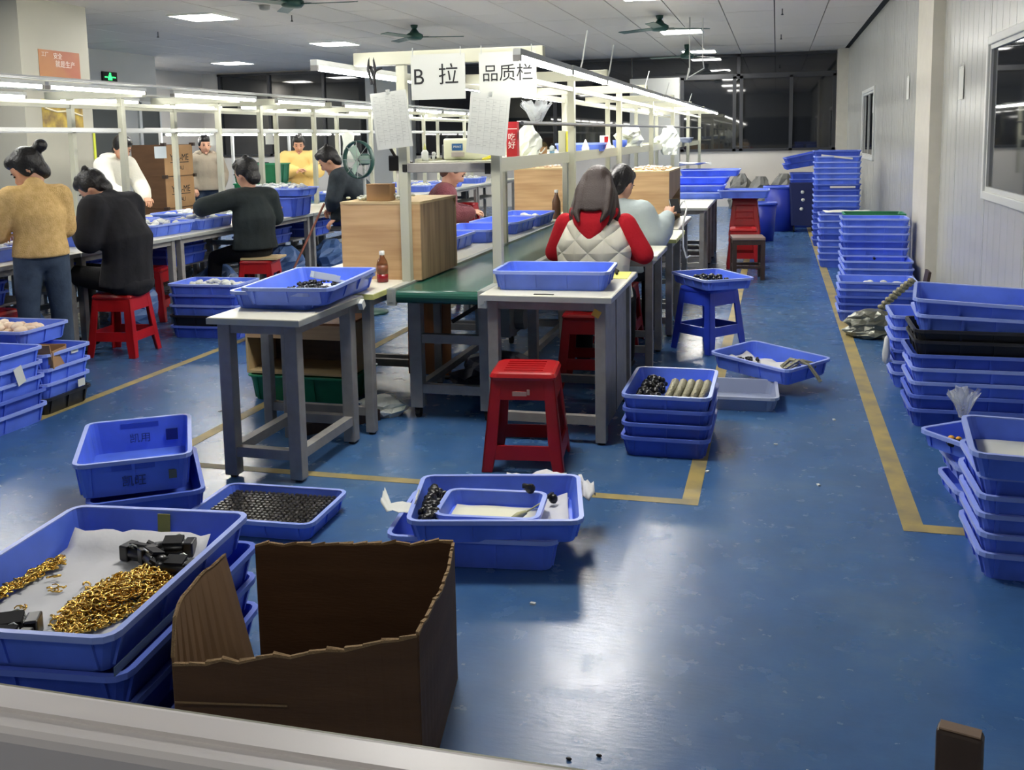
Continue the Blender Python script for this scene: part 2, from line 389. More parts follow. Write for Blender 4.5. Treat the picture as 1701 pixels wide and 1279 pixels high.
for x, y, lb in ((.05, 14.1, 'small pendant sprinkler beside a dark ceiling joint over the aisle'), (.05, 17.7, 'farther small pendant sprinkler above the far aisle'),
                 (-3.25, 10.6, 'small pendant sprinkler above the B sign'), (-6.2, 12.2, 'small pendant sprinkler near the nearest left lit panel'), (-8.9, 13.2, 'small pendant sprinkler in front of the grey wall block')):
    t = thing('sprinkler', lb, 'sprinkler', (x, y, ZC), 0, 'pendant sprinklers')
    part('pipe', G().cyl((0, 0, -.06), (0, 0, 0), .007), M_steel_dark, t); part('deflector', G().lathe([(.006, -.085), (.018, -.083), (.018, -.079), (.006, -.06)], n=10), M_steel_dark, t)
t = thing('smoke_detector', 'round white smoke detector on the ceiling beside the nearest left panel', 'detector', (-6.05, 11.2, ZC))
part('housing', G().lathe([(.03, -.06), (.06, -.05), (.065, -.01), (.065, 0)], n=16), mat('grey_detector', (150, 152, 150), .5), t, True)
part('ring', G().lathe([(.066, -.012), (.07, -.012), (.07, -.002), (.066, -.002)], n=16), M_steel, t)

# ---------------------------------------------------------------- overhead light frames of the work lines
def light_frame(label, cx, ys, zt, arms=True, half=.26, arm=.525, z0=.75, rail2=True):
    t = thing('overhead_light_frame', label, 'frame', (cx, ys[0], 0))
    for y in ys:
        y -= ys[0]
        for s in (-half, half):
            part('post', G().box(s-.025, y-.025, z0, s+.025, y+.025, zt-.07), M_frame, t, bevel=.003)
        if arms:
            part('cross_arm', G().box(-arm, y-.03, zt-.07, arm, y+.03, zt), M_frame, t, bevel=.003)
    y1 = ys[-1]-ys[0]
    for s in (-half, half):
        part('upper_rail', G().box(s-.016, .02, zt-.145, s+.016, y1, zt-.115), M_frame, t)
    return t
YB_POSTS = [5.08, 7.1, 9.35, 11.85, 14.35, 16.9, 19.5]
fb = light_frame('cream steel light frame standing over the central conveyor line', -1.69, YB_POSTS, 1.99)
part('near_tie', G().box(-.24, -.02, 1.345, .235, .02, 1.395), M_steel, fb, bevel=.003)
part('end_cap', G().box(-.262, -.027, 1.35, -.235, -.0255, 1.39), M_rubber, fb); part('end_cap', G().box(.2, -.0225, 1.335, .232, -.0205, 1.392), M_rubber, fb)
single('hanging_bar', G().tube([(-1.395, 5.5, 1.605), (-1.395, 12, 1.63), (-1.395, 19.6, 1.655)], .012), M_steel_dark, 'thin dark bar running along the central light frame posts', 'bar')
sh = thing('shelf', 'cream shelf deck on the central light frame', 'shelf', (-1.69, 5.2, 1.40))
for k in range(6):
    y0 = k*2.4
    part('shelf_board', G().box(-.232, y0, -.012, .232, y0+2.39, 0), M_frame, sh)
for s in (-1, 1): part('shelf_rail', G().box(s*.233-.004 if s > 0 else -.245, .0, -.06, .245 if s > 0 else -.229, 14.3, .016), M_frame, sh)
YA_POSTS = [5.55, 7.63, 9.2, 10.06, 11.4, 13.2, 15.4, 17.6, 19.7]
fa = light_frame('white steel light frame standing over the left conveyor line', -5.82, YA_POSTS, 2.0, True, .26, .5)
for s in (-1, 1): part('hanging_bar', G().box(s*.25-.015, -1.5, 1.635, s*.25+.015, 14, 1.668), M_frame_w, fa); part('reflector', G().box(s*.53-.07, -1.5, 2.02, s*.53+.07, 14, 2.035), M_frame_w, fa)
def tube_light(x, y, z, label, group, L=1.2, r=.016):
    t = thing('tube_light', label, 'light', (x, y, z), 0, group)
    part('diffuser', G().cyl((0, .02, 0), (0, L-.02, 0), r, n=10), M_tube, t, True)
    part('housing', G().box(-.018, .0, r*.6, .018, L, r+.022), M_frame_w, t)
    for y0 in (0, L-.022): part('end_cap', G().box(-.019, y0, -r-.002, .019, y0+.022, r*.6), M_steel, t)
for k in range(13):
    tube_light(-1.14, 4.42+k*1.21, 1.885+k*.004, NTH[k]+' lit tube from the near end of the right row over the central line', 'right tube row over the central line')
for k in range(13):
    tube_light(-2.24, 4.62+k*1.21, 1.89+k*.004, NTH[k]+' lit tube from the near end of the left row over the central line', 'left tube row over the central line')
for k, y in enumerate((3.9, 5.15, 6.4, 8.0, 9.95, 11.7, 13.0, 14.3, 15.6, 16.9, 18.2)):
    tube_light(-5.29, y, 1.965, NTH[k]+' lit tube from the near end of the aisle-side row over the left line', 'aisle-side tube row over the left line', 1.2 if y != 8.0 else 1.5)
for k in range(9):
    tube_light(-6.35, 4.6+k*1.6, 1.955, NTH[k]+' lit tube from the near end of the far-side row over the left line', 'far-side tube row over the left line')
# a third line seen between the posts of the left one
for k in range(5):
    tube_light(-8.5, 12.6+k*1.42, 1.66, NTH[k]+' lit tube from the near end of the low row by the back left wall', 'low tube row behind the left line', 1.3)
fc = thing('lamp_rack', 'white rack carrying the low tube row behind the left line', 'rack', (-8.5, 12.5, 0))
for y in (.4, 2.4, 4.4, 6.6): part('post', G().box(-.28, y-.02, 0, -.24, y+.02, 1.72), M_frame_w, fc)
part('rail', G().box(-.28, 0, 1.72, -.24, 7, 1.76), M_frame_w, fc); part('reflector', G().box(-.03, 0, 1.69, .03, 7, 1.705), M_frame_w, fc)
for y in (.4, 2.4, 4.4, 6.6): part('bracket', G().box(-.26, y-.015, 1.7, .03, y+.015, 1.72), M_frame_w, fc)
# lamp hangers and the loose hook hanging from the ceiling
for k, (y, h) in enumerate(((5.9, .2), (6.9, .2), (8.9, .14), (10.6, .12), (13.5, .12))):
    single('lamp_hanger', G().tube([(-1.13, y, 1.93+.004*k), (-1.125, y+.02, 1.96+.004*k), (-1.10, y+.06, 1.95+h)], .005), M_frame_w, NTH[k]+' loose wire hanger from the near end above the right tube row', 'wire hanger', 'loose wire hangers on the tube row')
single('hanging_wire', G().tube([(-1.2, 14.4, 3.16), (-1.2, 14.4, 2.42), (-1.24, 14.4, 2.3), (-1.21, 14.4, 2.46), (-1.215, 14.4, 2.33), (-1.0, 14.4, 2.45), (-1.02, 14.4, 2.58), (-1.02, 14.4, 3.14)], .008), M_frame_w, 'bent white wire hook hanging from the ceiling in front of the back window', 'wire hook')

# ---------------------------------------------------------------- plastic trays
def rrect(L, W, r, z, n=3):
    p = []
    for cx, cy, a in ((L/2-r, W/2-r, 0), (-L/2+r, W/2-r, PI/2), (-L/2+r, -W/2+r, PI), (L/2-r, -W/2+r, 1.5*PI)):
        for k in range(n+1):
            b = a+PI/2*k/n; p.append((cx+r*math.cos(b), cy+r*math.sin(b), z))
    return p
COLS = {'blue': (M_blue, M_blue_rim), 'old': (M_blue_old, M_blue_old_rim), 'black': (M_black_tray, M_black_rim), 'green': (M_green_tray, M_green_rim), 'grey': (M_grey_tray, M_grey_rim)}
KIND = {'std': (.58, .40, .10, .02), 'big': (.76, .54, .15, .03), 'deep': (.62, .44, .20, .02), 'small': (.40, .31, .07, .012), 'mid': (.50, .37, .105, .018), 'shal': (.58, .42, .085, .02), 'crate': (.62, .42, .25, .025), 'long': (.70, .44, .12, .02)}
TC = {}
def tray_meshes(kind, col):
    key = (kind, col)
    if key in TC: return TC[key]
    L, W, H, tp = KIND[kind]; t = .004; r = .035
    ins = rrect
    g = G()
    g.rings([ins(L-2*tp, W-2*tp, r, t), ins(L-2*tp, W-2*tp, r, 0), ins(L, W, r, H-.004), ins(L-2*t, W-2*t, r-t, H-.004), ins(L-2*tp-2*t, W-2*tp-2*t, r-t, t+.001)][1:], cap=True)
    rim = G()
    e = .013; h = .016
    rim.rings([ins(L+2*e, W+2*e, r+e, H-h), ins(L+2*e, W+2*e, r+e, H), ins(L-2*t, W-2*t, r-t, H), ins(L-2*t, W-2*t, r-t, H-h)], closed=True)
    rb = G(); 
    def rib(x, y, nx_, ny_):
        tx, ty = -ny_*.006, nx_*.006; d = .006
        bx, by = x-nx_*tp*.9, y-ny_*tp*.9
        a = [(bx-tx, by-ty, .01), (bx+tx, by+ty, .01), (x+tx, y+ty, H-h), (x-tx, y-ty, H-h)]
        rb.rings([[(p[0]+nx_*q, p[1]+ny_*q, p[2]) for p in a] for q in (-.002, d)])
    for k in range(4):
        x = (L-.1)*(k/3-.5)
        for s in (-1, 1): rib(x, s*W/2, 0, s)
    for k in range(3):
        y = (W-.1)*(k/2-.5)
        for s in (-1, 1): rib(s*L/2, y, s, 0)
    a, b = COLS[col]
    whole = G(); whole.add(g.v, g.f, 0); whole.add(rb.v, rb.f, 0); whole.add(rim.v, rim.f, 1)
    TC[key] = (g.mesh('shell', a), rb.mesh('side_ribs', a), rim.mesh('rim', b), whole.mesh('plastic_tray', [a, b]), H)
    return TC[key]
def tray(x, y, z, rz, label, kind='std', col='blue', group=None, parts=True, rot=None, name='plastic_tray'):
    sh_, rb_, rm_, wh_, H = tray_meshes(kind, col)
    if not parts:
        o = link(name, wh_, None, (x, y, z), rot or (0, 0, rz)); return tag(o, label, 'tray', group)
    t = thing(name, label, 'tray', (x, y, z), rz, group, rot)
    s_ = link('shell', sh_, t); o = link('side_ribs', rb_, s_); o['kind'] = 'stuff'; link('rim', rm_, t)
    return t
def stack(x, y, n, where, z=0, rz=0, kind='std', pitch=.07, cols=None, group=None, parts=True, jit=.006):
    out = []
    for k in range(n):
        c = cols[k] if cols else ('blue' if random.random() < .6 else 'old')
        word = {'blue': 'blue', 'old': 'blue', 'black': 'black', 'green': 'green', 'grey': 'pale grey'}[c]
        pos = ORD[k] if k < n-1 else 'topmost'
        out.append(tray(x+random.uniform(-jit, jit), y+random.uniform(-jit, jit), z+k*pitch, rz+random.uniform(-.008, .008), '%s tray, %s in the stack %s' % (word, pos, where), kind, c, group, parts))
    return out
def sheet(name, label, cat, x, y, z, L, W, amp=.01, n=10, rz=0, m=None, seed=1, curl=0, group=None, thick=True):
    """a crumpled sheet of paper or tissue lying on something: a solidified grid"""
    rnd = random.Random(seed); g = G(); vs = []; hs = [[rnd.uniform(0, amp) for _ in range(n+1)] for _ in range(n+1)]
    for i in range(n+1):
        for j in range(n+1):
            u, v = i/n-.5, j/n-.5
            e = curl*(max(0, abs(u)-.36)/.14)**2
            vs.append((u*L, v*W, hs[i][j]+e))
    g.add(vs, [(i*(n+1)+j, (i+1)*(n+1)+j, (i+1)*(n+1)+j+1, i*(n+1)+j+1) for i in range(n) for j in range(n)])
    o = single(name, g, m or M_tissue, label, cat, group, (x, y, z), (0, 0, rz), True)
    s = o.modifiers.new('thickness', 'SOLIDIFY'); s.thickness = .0015; s.offset = 1
    return o
def heap(name, label, cat, x, y, z, L, W, H, m, seed=1, n=40, sz=.03, rz=0, flat=.5, kind='stuff'):
    """a loose heap of small soft pieces nobody could count"""
    rnd = random.Random(seed); g = G()
    for k in range(n):
        u, v = rnd.uniform(-1, 1), rnd.uniform(-1, 1); s = sz*rnd.uniform(.6, 1.3)
        h = H*(1-.6*(u*u+v*v)/2)*rnd.uniform(.3, 1)
        mm = Matrix.Rotation(rnd.uniform(0, 6), 3, 'Z') @ Matrix.Rotation(rnd.uniform(-.6, .6), 3, 'X')
        q = G().ball((0, 0, 0), (s, s*.75, s*flat), 7, 5)
        g.add([mm @ Vector(p)+Vector((u*(L/2-s), v*(W/2-s), h)) for p in q.v], q.f)
    return single(name, g, m, label, cat, None, (x, y, z), (0, 0, rz), True, kind=kind)

# --- right side stacks along the panel wall
stack(.98, 3.71, 5, 'nearest the camera on the right', rz=0, pitch=.068)
KIND['wide3'] = (.60, .46, .12, .02); KIND['ctr'] = (.60, .46, .09, .02)
tray(.965, 3.62, .385, -.1, 'large blue tray lined with white paper on the nearest right stack', 'ctr', 'blue')
sheet('paper_liner', 'white paper lining the large tray on the nearest right stack', 'paper', .965, 3.62, .395, .53, .39, .006, 8, -.1, M_paper, 3)
single('red_clip', G().obox((0, 0, 0), (.02, .008, .008)).obox((.03, .006, 0), (.012, .006, .006)), M_red, 'small red clip lying on the white paper in the nearest right tray', 'clip', None, (.97, 3.5, .409), (0, 0, .4))
tray(.86, 4.37, .205, .65, 'small blue tray holding a black and yellow charm behind the nearest right stack', 'small', 'blue')
stack(.92, 4.36, 2, 'just behind the nearest right stack', pitch=.1, rz=.1, kind='small')
t = thing('toy_charm', 'black and yellow charm lying in the small tray behind the nearest right stack', 'charm', (.725, 4.262, .232), .6)
part('body', G().ball((0, 0, .02), (.035, .03, .02)), M_blackm, t, True)
for k, q in enumerate(((-.015, .01), (.015, -.005), (.0, .02))): part('spot', G().ball((q[0], q[1], .038), (.013, .012, .008), 8, 5), mat('yellow_enamel', (232, 168, 48), .4), t, True)
def plume(name, label, cat, x, y, z, h, r, m, n=9, seed=4):
    rnd = random.Random(seed); g = G()
    for k in range(n):
        a = 2*PI*k/n; dx, dy = math.cos(a)*r, math.sin(a)*r; w_ = r*.5
        tx, ty = -math.sin(a)*w_, math.cos(a)*w_
        hh = h*rnd.uniform(.7, 1.1)
        vs = [(dx*.25-tx*.4, dy*.25-ty*.4, 0), (dx*.25+tx*.4, dy*.25+ty*.4, 0), (dx*.7-tx, dy*.7-ty, hh*.6), (dx*.7+tx, dy*.7+ty, hh*.6), (dx*1.3-tx*.5, dy*1.3-ty*.5, hh), (dx*1.3+tx*.7, dy*1.3+ty*.7, hh*.92)]
        g.add(vs, [(0, 1, 3, 2), (2, 3, 5, 4)])
    g.add([(r*.4*math.cos(2*PI*i/8), r*.4*math.sin(2*PI*i/8), 0) for i in range(8)], [tuple(range(8))])
    o = single(name, g, m, label, cat, None, (x, y, z), smooth=True)
    s = o.modifiers.new('thickness', 'SOLIDIFY'); s.thickness = .001
    return o
plume('plastic_wrapping', 'crumpled clear plastic wrapping sticking up behind the nearest right tray', 'wrapping', .78, 4.42, .32, .14, .05, M_film)
stack(.985, 5.545, 5, 'second nearest by the wall', pitch=.0715, rz=0)
stack(1.0, 5.56, 2, 'second nearest by the wall, between blue ones', z=.357, pitch=.055, cols=['black', 'black'])
tray(1.02, 5.58, .478, -.03, 'blue tray under the tilted topmost one on the second pile by the wall', 'std', 'blue', rot=(0, math.radians(1.5), -.05))
tray(1.02, 5.6, .568, -.1, 'tilted blue tray with a pale paper sheet crowning the second pile by the wall', 'std', 'blue', rot=(math.radians(4.5), math.radians(2.0), -.14))
sheet('paper_liner', 'pale paper sheet in the tilted top tray of the second pile', 'paper', 1.04, 5.62, .588, .44, .26, .006, 8, -.14, M_paper, 5)
stack(.98, 6.36, 6, 'partly hidden behind the second pile by the wall', pitch=.068)
single('white_shoe_last', G().rings([[(c*.022*k, s_*.03*k, z) for c, s_ in ((math.cos(2*PI*i/10), math.sin(2*PI*i/10)) for i in range(10))] for k, z in ((.3, 0), (.9, .015), (1.1, .06), (.8, .12), (.6, .16), (.2, .175))]), M_white, 'white tag hanging on the tray edge beside the second pile', 'tag', None, (.655, 6.2, .14), (.1, 0, 0), True)
# silver bag and braided strap
def crumple(name, label, cat, x, y, z, rx, ry, rz_, m, seed=2, n=16, k=10, ang=0):
    rnd = random.Random(seed); g = G(); rs = []
    for j in range(k):
        a = j/(k-1); zz = a*rz_; w_ = math.sin(PI*(.28+.66*a))**.6
        rs.append([(rx*w_*math.cos(2*PI*i/n)*rnd.uniform(.7, 1.18), ry*w_*math.sin(2*PI*i/n)*rnd.uniform(.7, 1.18), zz+rnd.uniform(-.01, .01) if 0 < j < k-1 else zz) for i in range(n)])
    g.rings(rs)
    return single(name, g, m, label, cat, None, (x, y, z), (0, 0, ang), False)
crumple('foil_bag', 'crumpled silver grey foil bag lying by the yellow tape beside the wall stacks', 'bag', .72, 7.75, .002, .2, .17, .2, M_foil, 3)
crumple('white_bag', 'crumpled white bag squeezed between the foil bag and the second pile', 'bag', .9, 7.2, .002, .14, .14, .16, M_bag, 5)
g = G(); rnd = random.Random(6)
for k in range(3):
    for q in range(11):
        a = q/10; g.ball((-.13+.27*a+.02*k, -.12+.1*k+.1*a, .03+.27*a**.8-.02*k), (.026, .024, .02), 7, 5)
single('braided_strap', g, M_cloth_silver, 'bundle of silver braided straps rising behind the foil bag', 'strap', None, (.86, 7.98, .1), kind='stuff')
stack(.80, 8.5, 5, 'holding white pieces behind the foil bag', pitch=.058, parts=False)
heap('white_pieces', 'white pieces heaped in the tray behind the foil bag', 'pieces', .80, 8.5, .245, .5, .32, .06, M_paper, 4, 30, .04)
stack(.905, 9.6, 5, 'below the pile at the wall pillar', pitch=.066, parts=False)
stack(.905, 9.95, 10, 'against the wall pillar', pitch=.069, parts=False)
single('black_board', G().obox((0, 0, 0), (.012, .1, .17), Matrix.Rotation(.15, 3, 'Y')), M_wood_dark, 'dark wooden board leaning on the wall pillar', 'board', None, (1.23, 8.9, .185), bevel=.004)
single('black_clip', G().cyl((0, 0, 0), (0, .06, 0), .012), M_black, 'small black clip resting on the lower tray before the wall pillar', 'handle bar', None, (.87, 9.41, .387))
stack(.78, 11.9, 8, 'under a white sheet past the wall pillar', pitch=.073, parts=False)
sheet('paper_sheet', 'white sheet spread on the tray stack past the wall pillar', 'paper', .8, 11.9, .622, .52, .36, .012, 8, .05, M_paper, 9)
stack(.98, 10.9, 7, 'crowned green past the wall pillar', pitch=.098, cols=['blue', 'old', 'blue', 'old', 'blue', 'old', 'green'], parts=False)
tall = stack(.79, 14.1, 17, 'of the tallest pile near the far window', pitch=.074, parts=False)
single('paper_strip', G().obox((0, 0, 0), (.2, .002, .012), Matrix.Rotation(.12, 3, 'Y')), M_paper, 'upper white paper strip on the tallest blue pile', 'paper', None, (.78, 13.885, 1.2))
single('paper_strip', G().obox((0, 0, 0), (.16, .002, .012)), M_paper, 'lower white paper strip on the tallest blue pile', 'paper', None, (.86, 13.885, .8))
stack(.52, 16.9, 9, 'behind the tallest pile', pitch=.098, parts=False, cols=['old']*9)
tray(.42, 16.85, .98, 0, 'dark blue tray tilted on the stack behind the tallest pile', 'std', 'old', parts=False, rot=(.0, -.16, .1))
tray(.44, 16.8, 1.09, 0, 'topmost tilted dark blue tray behind the tallest pile', 'std', 'old', parts=False, rot=(.0, -.2, .15))
t = thing('trolley', 'dark trolley bin with white balls in front of the tilted trays', 'trolley', (.42, 16.1, 0))
part('bin', G().rings([rrect(.36, .3, .03, .1), rrect(.44, .36, .03, .75), rrect(.42, .34, .03, .75), rrect(.34, .28, .03, .12)]), mat('dark_blue_bin', (30, 38, 82), .4), t)
for sx in (-1, 1):
    for sy in (-1, 1): part('caster', G().cyl((sx*.14-.012, sy*.1, .05), (sx*.14+.012, sy*.1, .05), .05).cyl((sx*.14, sy*.1, .05), (sx*.14, sy*.1, .11), .012), M_rubber, t)
for k, (dx, z) in enumerate(((0, .62), (.01, .5), (-.01, .36))):
    part('ball', G().ball((dx-.02, -.19, z), .028), M_paper, t, True)
# --- left stacks beside the floor tape
KIND['wide'] = (.44, .62, .105, .02)
stack(-4.155, 4.255, 5, 'nearest the left edge of the photo', kind='wide', pitch=.08)
sheet('paper_scrap', 'white folded paper in the top tray at the left edge', 'paper', -4.2, 4.2, .335, .2, .28, .07, 6, .4, M_paper, 12)
KIND['wide2'] = (.46, .385, .10, .02)
stack(-4.20, 4.80, 4, 'on a black tray beside the floor tape', kind='wide2', pitch=.085, cols=['black', 'blue', 'blue', 'blue'])
t = thing('open_carton', 'small brown open carton standing in the left blue tray', 'carton', (-4.1, 4.71, .265), .25)
part('front_flap', G().obox((0, -.09, .07), (.13, .004, .075), Matrix.Rotation(.25, 3, 'X')), M_card_l, t); part('back_wall', G().obox((0, .09, .055), (.13, .004, .055)), M_card_l, t)
for s in (-1, 1): part('side_wall', G().obox((s*.13, 0, .05), (.004, .086, .05)), M_card_l, t)
part('bottom', G().box(-.12, -.08, .001, .12, .08, .005), M_card_l, t)
single('paper_label', G().obox((0, 0, 0), (.001, .03, .05), Matrix.Rotation(.3, 3, 'X')), M_paper, 'white torn label stuck on the second tray at the left edge', 'label', None, (-3.915, 4.36, .30))
for k, (y, z, hh) in enumerate(((4.86, .335, .018), (4.9, .13, .022), (4.69, .335, .014))):
    single('paper_label', G().obox((0, 0, 0), (.001, .03, hh)), M_paper, ('white sticker on the top tray beside the floor tape', 'white sticker just above the black tray beside the floor tape', 'white sticker on the near half of the carton tray')[k], 'label', None, (-3.965, y, z))
stack(-4.95, 4.88, 4, 'hidden at the far left edge', kind='std', pitch=.085, parts=False)
tray(-4.48, 4.9, .362, .02, 'blue tray of wrapped pink pieces lying across the left stacks', 'std', 'blue')
heap('wrapped_pieces', 'pink and cream pieces in film heaped in the tray behind the left stacks', 'pieces', -4.48, 4.9, .39, .50, .32, .07, mat('pink_cream_pieces', (226, 190, 160), .5, rgb2=(240, 226, 204), scale=14), 8, 60, .05)
# stack with white pieces beside the seated man
stack(-4.33, 6.98, 5, 'with white pieces on top beside the seated man', kind='std', pitch=.083, rz=.05, cols=['old', 'black', 'blue', 'old', 'blue'])
heap('white_pieces', 'white pieces heaped in the tray beside the seated man', 'pieces', -4.33, 6.98, .362, .5, .32, .07, M_paper, 14, 60, .035)
tray(-3.62, 6.9, 0, .1, 'empty blue tray on the floor behind the left grey table', 'std', 'old')
# ---------------------------------------------------------------- tables, conveyors, benches
def table(label, x0, y0, x1, y1, h=.75, rails='fb', group=None, name='work_table', shelf=None, leg=.05, dark=False, edge=None):
    t = thing(name, label, 'table', (x0, y0, 0), 0, group); W, L = x1-x0, y1-y0
    part('top', G().box(0, 0, h-.022, W, L, h), M_top, t, bevel=.003)
    part('edge_band', G().box(-.003, -.003, h-.03, W+.003, .012, h-.004).box(-.003, L-.012, h-.03, W+.003, L+.003, h-.004).box(-.003, .012, h-.03, .012, L-.012, h-.004).box(W-.012, .012, h-.03, W+.003, L-.012, h-.004), edge or M_alu, t)
    i = .03; ms = M_steel
    for x in (i, W-i-leg):
        for y in (i, L-i-leg):
            part('leg', G().box(x, y, .012, x+leg, y+leg, h-.03), ms, t, bevel=.004)
            part('foot', G().cyl((x+leg/2, y+leg/2, 0), (x+leg/2, y+leg/2, .014), .018), M_rubber, t)
    for y in (i+.008, L-i-leg+.008):
        part('apron', G().box(i+leg, y, h-.075, W-i-leg, y+leg-.016, h-.03), ms, t)
        if 'f' in rails: part('lower_rail', G().box(i+leg, y, .1, W-i-leg, y+leg-.016, .145), ms, t)
    for x in (i+.008, W-i-leg+.008):
        part('apron', G().box(x, i+leg, h-.075, x+leg-.016, L-i-leg, h-.03), ms, t)
        if 's' in rails: part('lower_rail', G().box(x, i+leg, .1, x+leg-.016, L-i-leg, .145), ms, t)
    if shelf: part('under_shelf', G().box(i if name != 'workbench' or x0 < -6 else i, i+leg, shelf, W*.55, L-i-leg, shelf+.018), M_steel, t)
    return t
lt = table('grey steel table holding the blue tray left of the conveyor end', -2.45, 3.87, -2.0, 4.57, rails='fs', leg=.062)
part('tape_scrap', G().obox((.46, .66, .71), (.012, .018, .02), Matrix.Rotation(.5, 3, 'X')), M_paper, lt)
rt = table('grey steel table under the empty blue tray at the right conveyor end', -1.42, 4.68, -.76, 5.62, rails='f', leg=.055)
part('upright_panel', G().box(.60, .1, .06, .612, .45, .70).box(.60, .49, .06, .612, .84, .70), M_steel, rt)
part('apron_tape', G().obox((.585, .03, .665), (.02, .003, .018), Matrix.Rotation(.5, 3, 'Y')), mat('yellow_tape_scrap', (214, 176, 70), .5), rt)
table('grey steel table right behind the woman in the white vest', -1.42, 6.38, -.735, 7.0, rails='f')
table('grey steel table in front of the person in the pale grey jacket', -1.42, 7.44, -.715, 8.19, rails='f', edge=M_edge)
table('grey steel table carrying the right plywood booth', -1.42, 8.28, -.78, 9.6, rails='f')
for k in range(4):
    table('grey steel table, %s in the close row beyond the booth' % ['nearest', 'second', 'third', 'farthest'][k], -1.42, 10.72+k*.62, -.705, 11.33+k*.62, rails='f', group='row of grey tables beyond the booth')
for k in range(7):
    y = 4.62+k*1.22
    table('workbench, %s from the near end along the left side of the central conveyor' % NTH[k], -2.66, y, -1.965, y+1.2, edge=M_edge if k < 2 else None, rails='f', group='workbenches left of the central conveyor', name='workbench')
def conveyor(label, cx, y0, y1, hw=.225):
    t = thing('conveyor', label, 'conveyor', (cx, y0, 0)); L = y1-y0
    g = G(); n = 8; r = .035; prof = [(math.cos(PI/2+PI*k/n)*r, math.sin(PI/2+PI*k/n)*r) for k in range(n+1)]
    pts = [(y+r, z) for y, z in prof]+[(L-r-y, -z) for y, z in prof]
    g.rings([[(s*hw, y, .705+z) for y, z in pts] for s in (-1, 1)])
    part('belt', g, M_belt, t, False)
    for s in (-1, 1):
        part('side_rail', G().box(s*hw+(.004 if s > 0 else -.044), .01, .665, s*hw+(.044 if s > 0 else -.004), L, .752), M_alu, t, bevel=.003)
        part('rail_end', G().box(s*hw+(.004 if s > 0 else -.044)-.004, -.004, .66, s*hw+(.044 if s > 0 else -.004)+.004, .012, .748).box(s*hw+(.014 if s > 0 else -.034), -.007, .68, s*hw+(.034 if s > 0 else -.014), -.003, .73), M_alu, t)
    y = .2
    while y < L:
        for s in (-1, 1):
            part('leg', G().box(s*.2-.035, y, .06, s*.2+.035, y+.06, .67), M_steel, t)
            part('caster', G().cyl((s*.2-.012, y+.03, .028), (s*.2+.012, y+.03, .028), .028).box(s*.2-.018, y+.015, .03, s*.2+.018, y+.045, .065), M_rubber, t)
        part('cross_member', G().box(-.165, y+.01, .42, .165, y+.05, .47), M_steel, t); part('cross_member', G().box(-.165, y+.01, .14, .165, y+.05, .19), M_steel, t)
        y += 2.0
    for s in (-1, 1): part('long_stretcher', G().box(s*.2-.02, .26, .14, s*.2+.02, L-.3, .18), M_steel, t)
    return t
cb = conveyor('green belt conveyor running down the middle of the central line', -1.69, 4.8, 18.8)
part('motor_housing', G().box(-.1, 1.0, .3, .12, 1.35, .5).cyl((.12, 1.18, .4), (.18, 1.18, .4), .08, n=14), mat('pale_motor', (140, 148, 150), .4), cb)
part('tension_arm', G().obox((.05, .6, .57), (.19, .02, .012), Matrix.Rotation(-.55, 3, 'Y')), M_black, cb)
conveyor('green belt conveyor running down the middle of the left line', -5.82, 3.4, 19.2)
for k in range(12):
    y = 3.6+k*1.26
    table('workbench, %s from the near end on the aisle side of the left conveyor' % NTH[k], -5.56, y, -4.87, y+1.24, rails='', group='workbenches on the aisle side of the left conveyor', name='workbench', shelf=.42)
for k in range(9):
    y = 5.0+k*1.45
    table('workbench, %s from the near end on the far side of the left conveyor' % NTH[k], -6.74, y, -6.09, y+1.43, rails='', group='workbenches on the far side of the left conveyor', name='workbench', shelf=.42)

# plywood booths
def booth(label, x, y, W=.47, L=.64, H=.42, open_side=None):
    t = thing('plywood_booth', label, 'booth', (x, y, .75)); e = .012
    part('front_panel', G().box(0, 0, 0, W, e, H), M_ply, t); part('back_panel', G().box(0, L-e, 0, W, L, H), M_ply, t)
    part('top_panel', G().box(-.002, -.002, H, W+.002, L+.002, H+.014), M_ply_cut, t)
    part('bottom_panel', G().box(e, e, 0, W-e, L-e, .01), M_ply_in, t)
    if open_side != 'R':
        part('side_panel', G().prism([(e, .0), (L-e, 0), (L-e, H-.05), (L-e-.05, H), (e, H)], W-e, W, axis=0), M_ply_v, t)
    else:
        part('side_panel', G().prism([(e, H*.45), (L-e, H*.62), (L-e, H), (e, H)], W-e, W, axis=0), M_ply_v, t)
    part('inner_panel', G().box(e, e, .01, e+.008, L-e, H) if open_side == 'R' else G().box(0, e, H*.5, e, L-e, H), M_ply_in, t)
    return t
booth('nearest plywood booth standing behind the amber bottle', -2.355, 5.12)
booth('plywood booth standing beyond the trays on the left of the conveyor', -2.655, 10.1, .52, .6, .44)
booth('plywood booth open to the aisle beyond the seated women', -1.25, 8.45, .38, 1.0, .46, 'R')
heap('white_bits', 'small white and green pieces scattered on the nearest plywood booth', 'pieces', -2.17, 5.3, 1.187, .38, .3, .03, mat('white_green_bits', (222, 224, 210), .5, rgb2=(120, 130, 110), scale=40), 3, 34, .016)
heap('white_bits', 'pink and white pieces strewn over the booth open to the aisle', 'pieces', -1.06, 8.8, 1.227, .34, .55, .03, mat('pinkish_bits', (236, 214, 194), .5), 6, 34, .022)
heap('white_bits', 'pale pieces strewn on the booth beyond the conveyor trays', 'pieces', -2.4, 10.35, 1.207, .45, .4, .03, mat('pinkish_bits', (236, 214, 194), .5), 7, 26, .022)
single('small_carton', G().obox((0, 0, .045), (.068, .05, .045)).box(-.07, -.052, .088, .07, .052, .093), M_card_l, 'small brown carton on top of the nearest plywood booth', 'carton', None, (-2.15, 5.22, 1.186), (0, 0, .06))
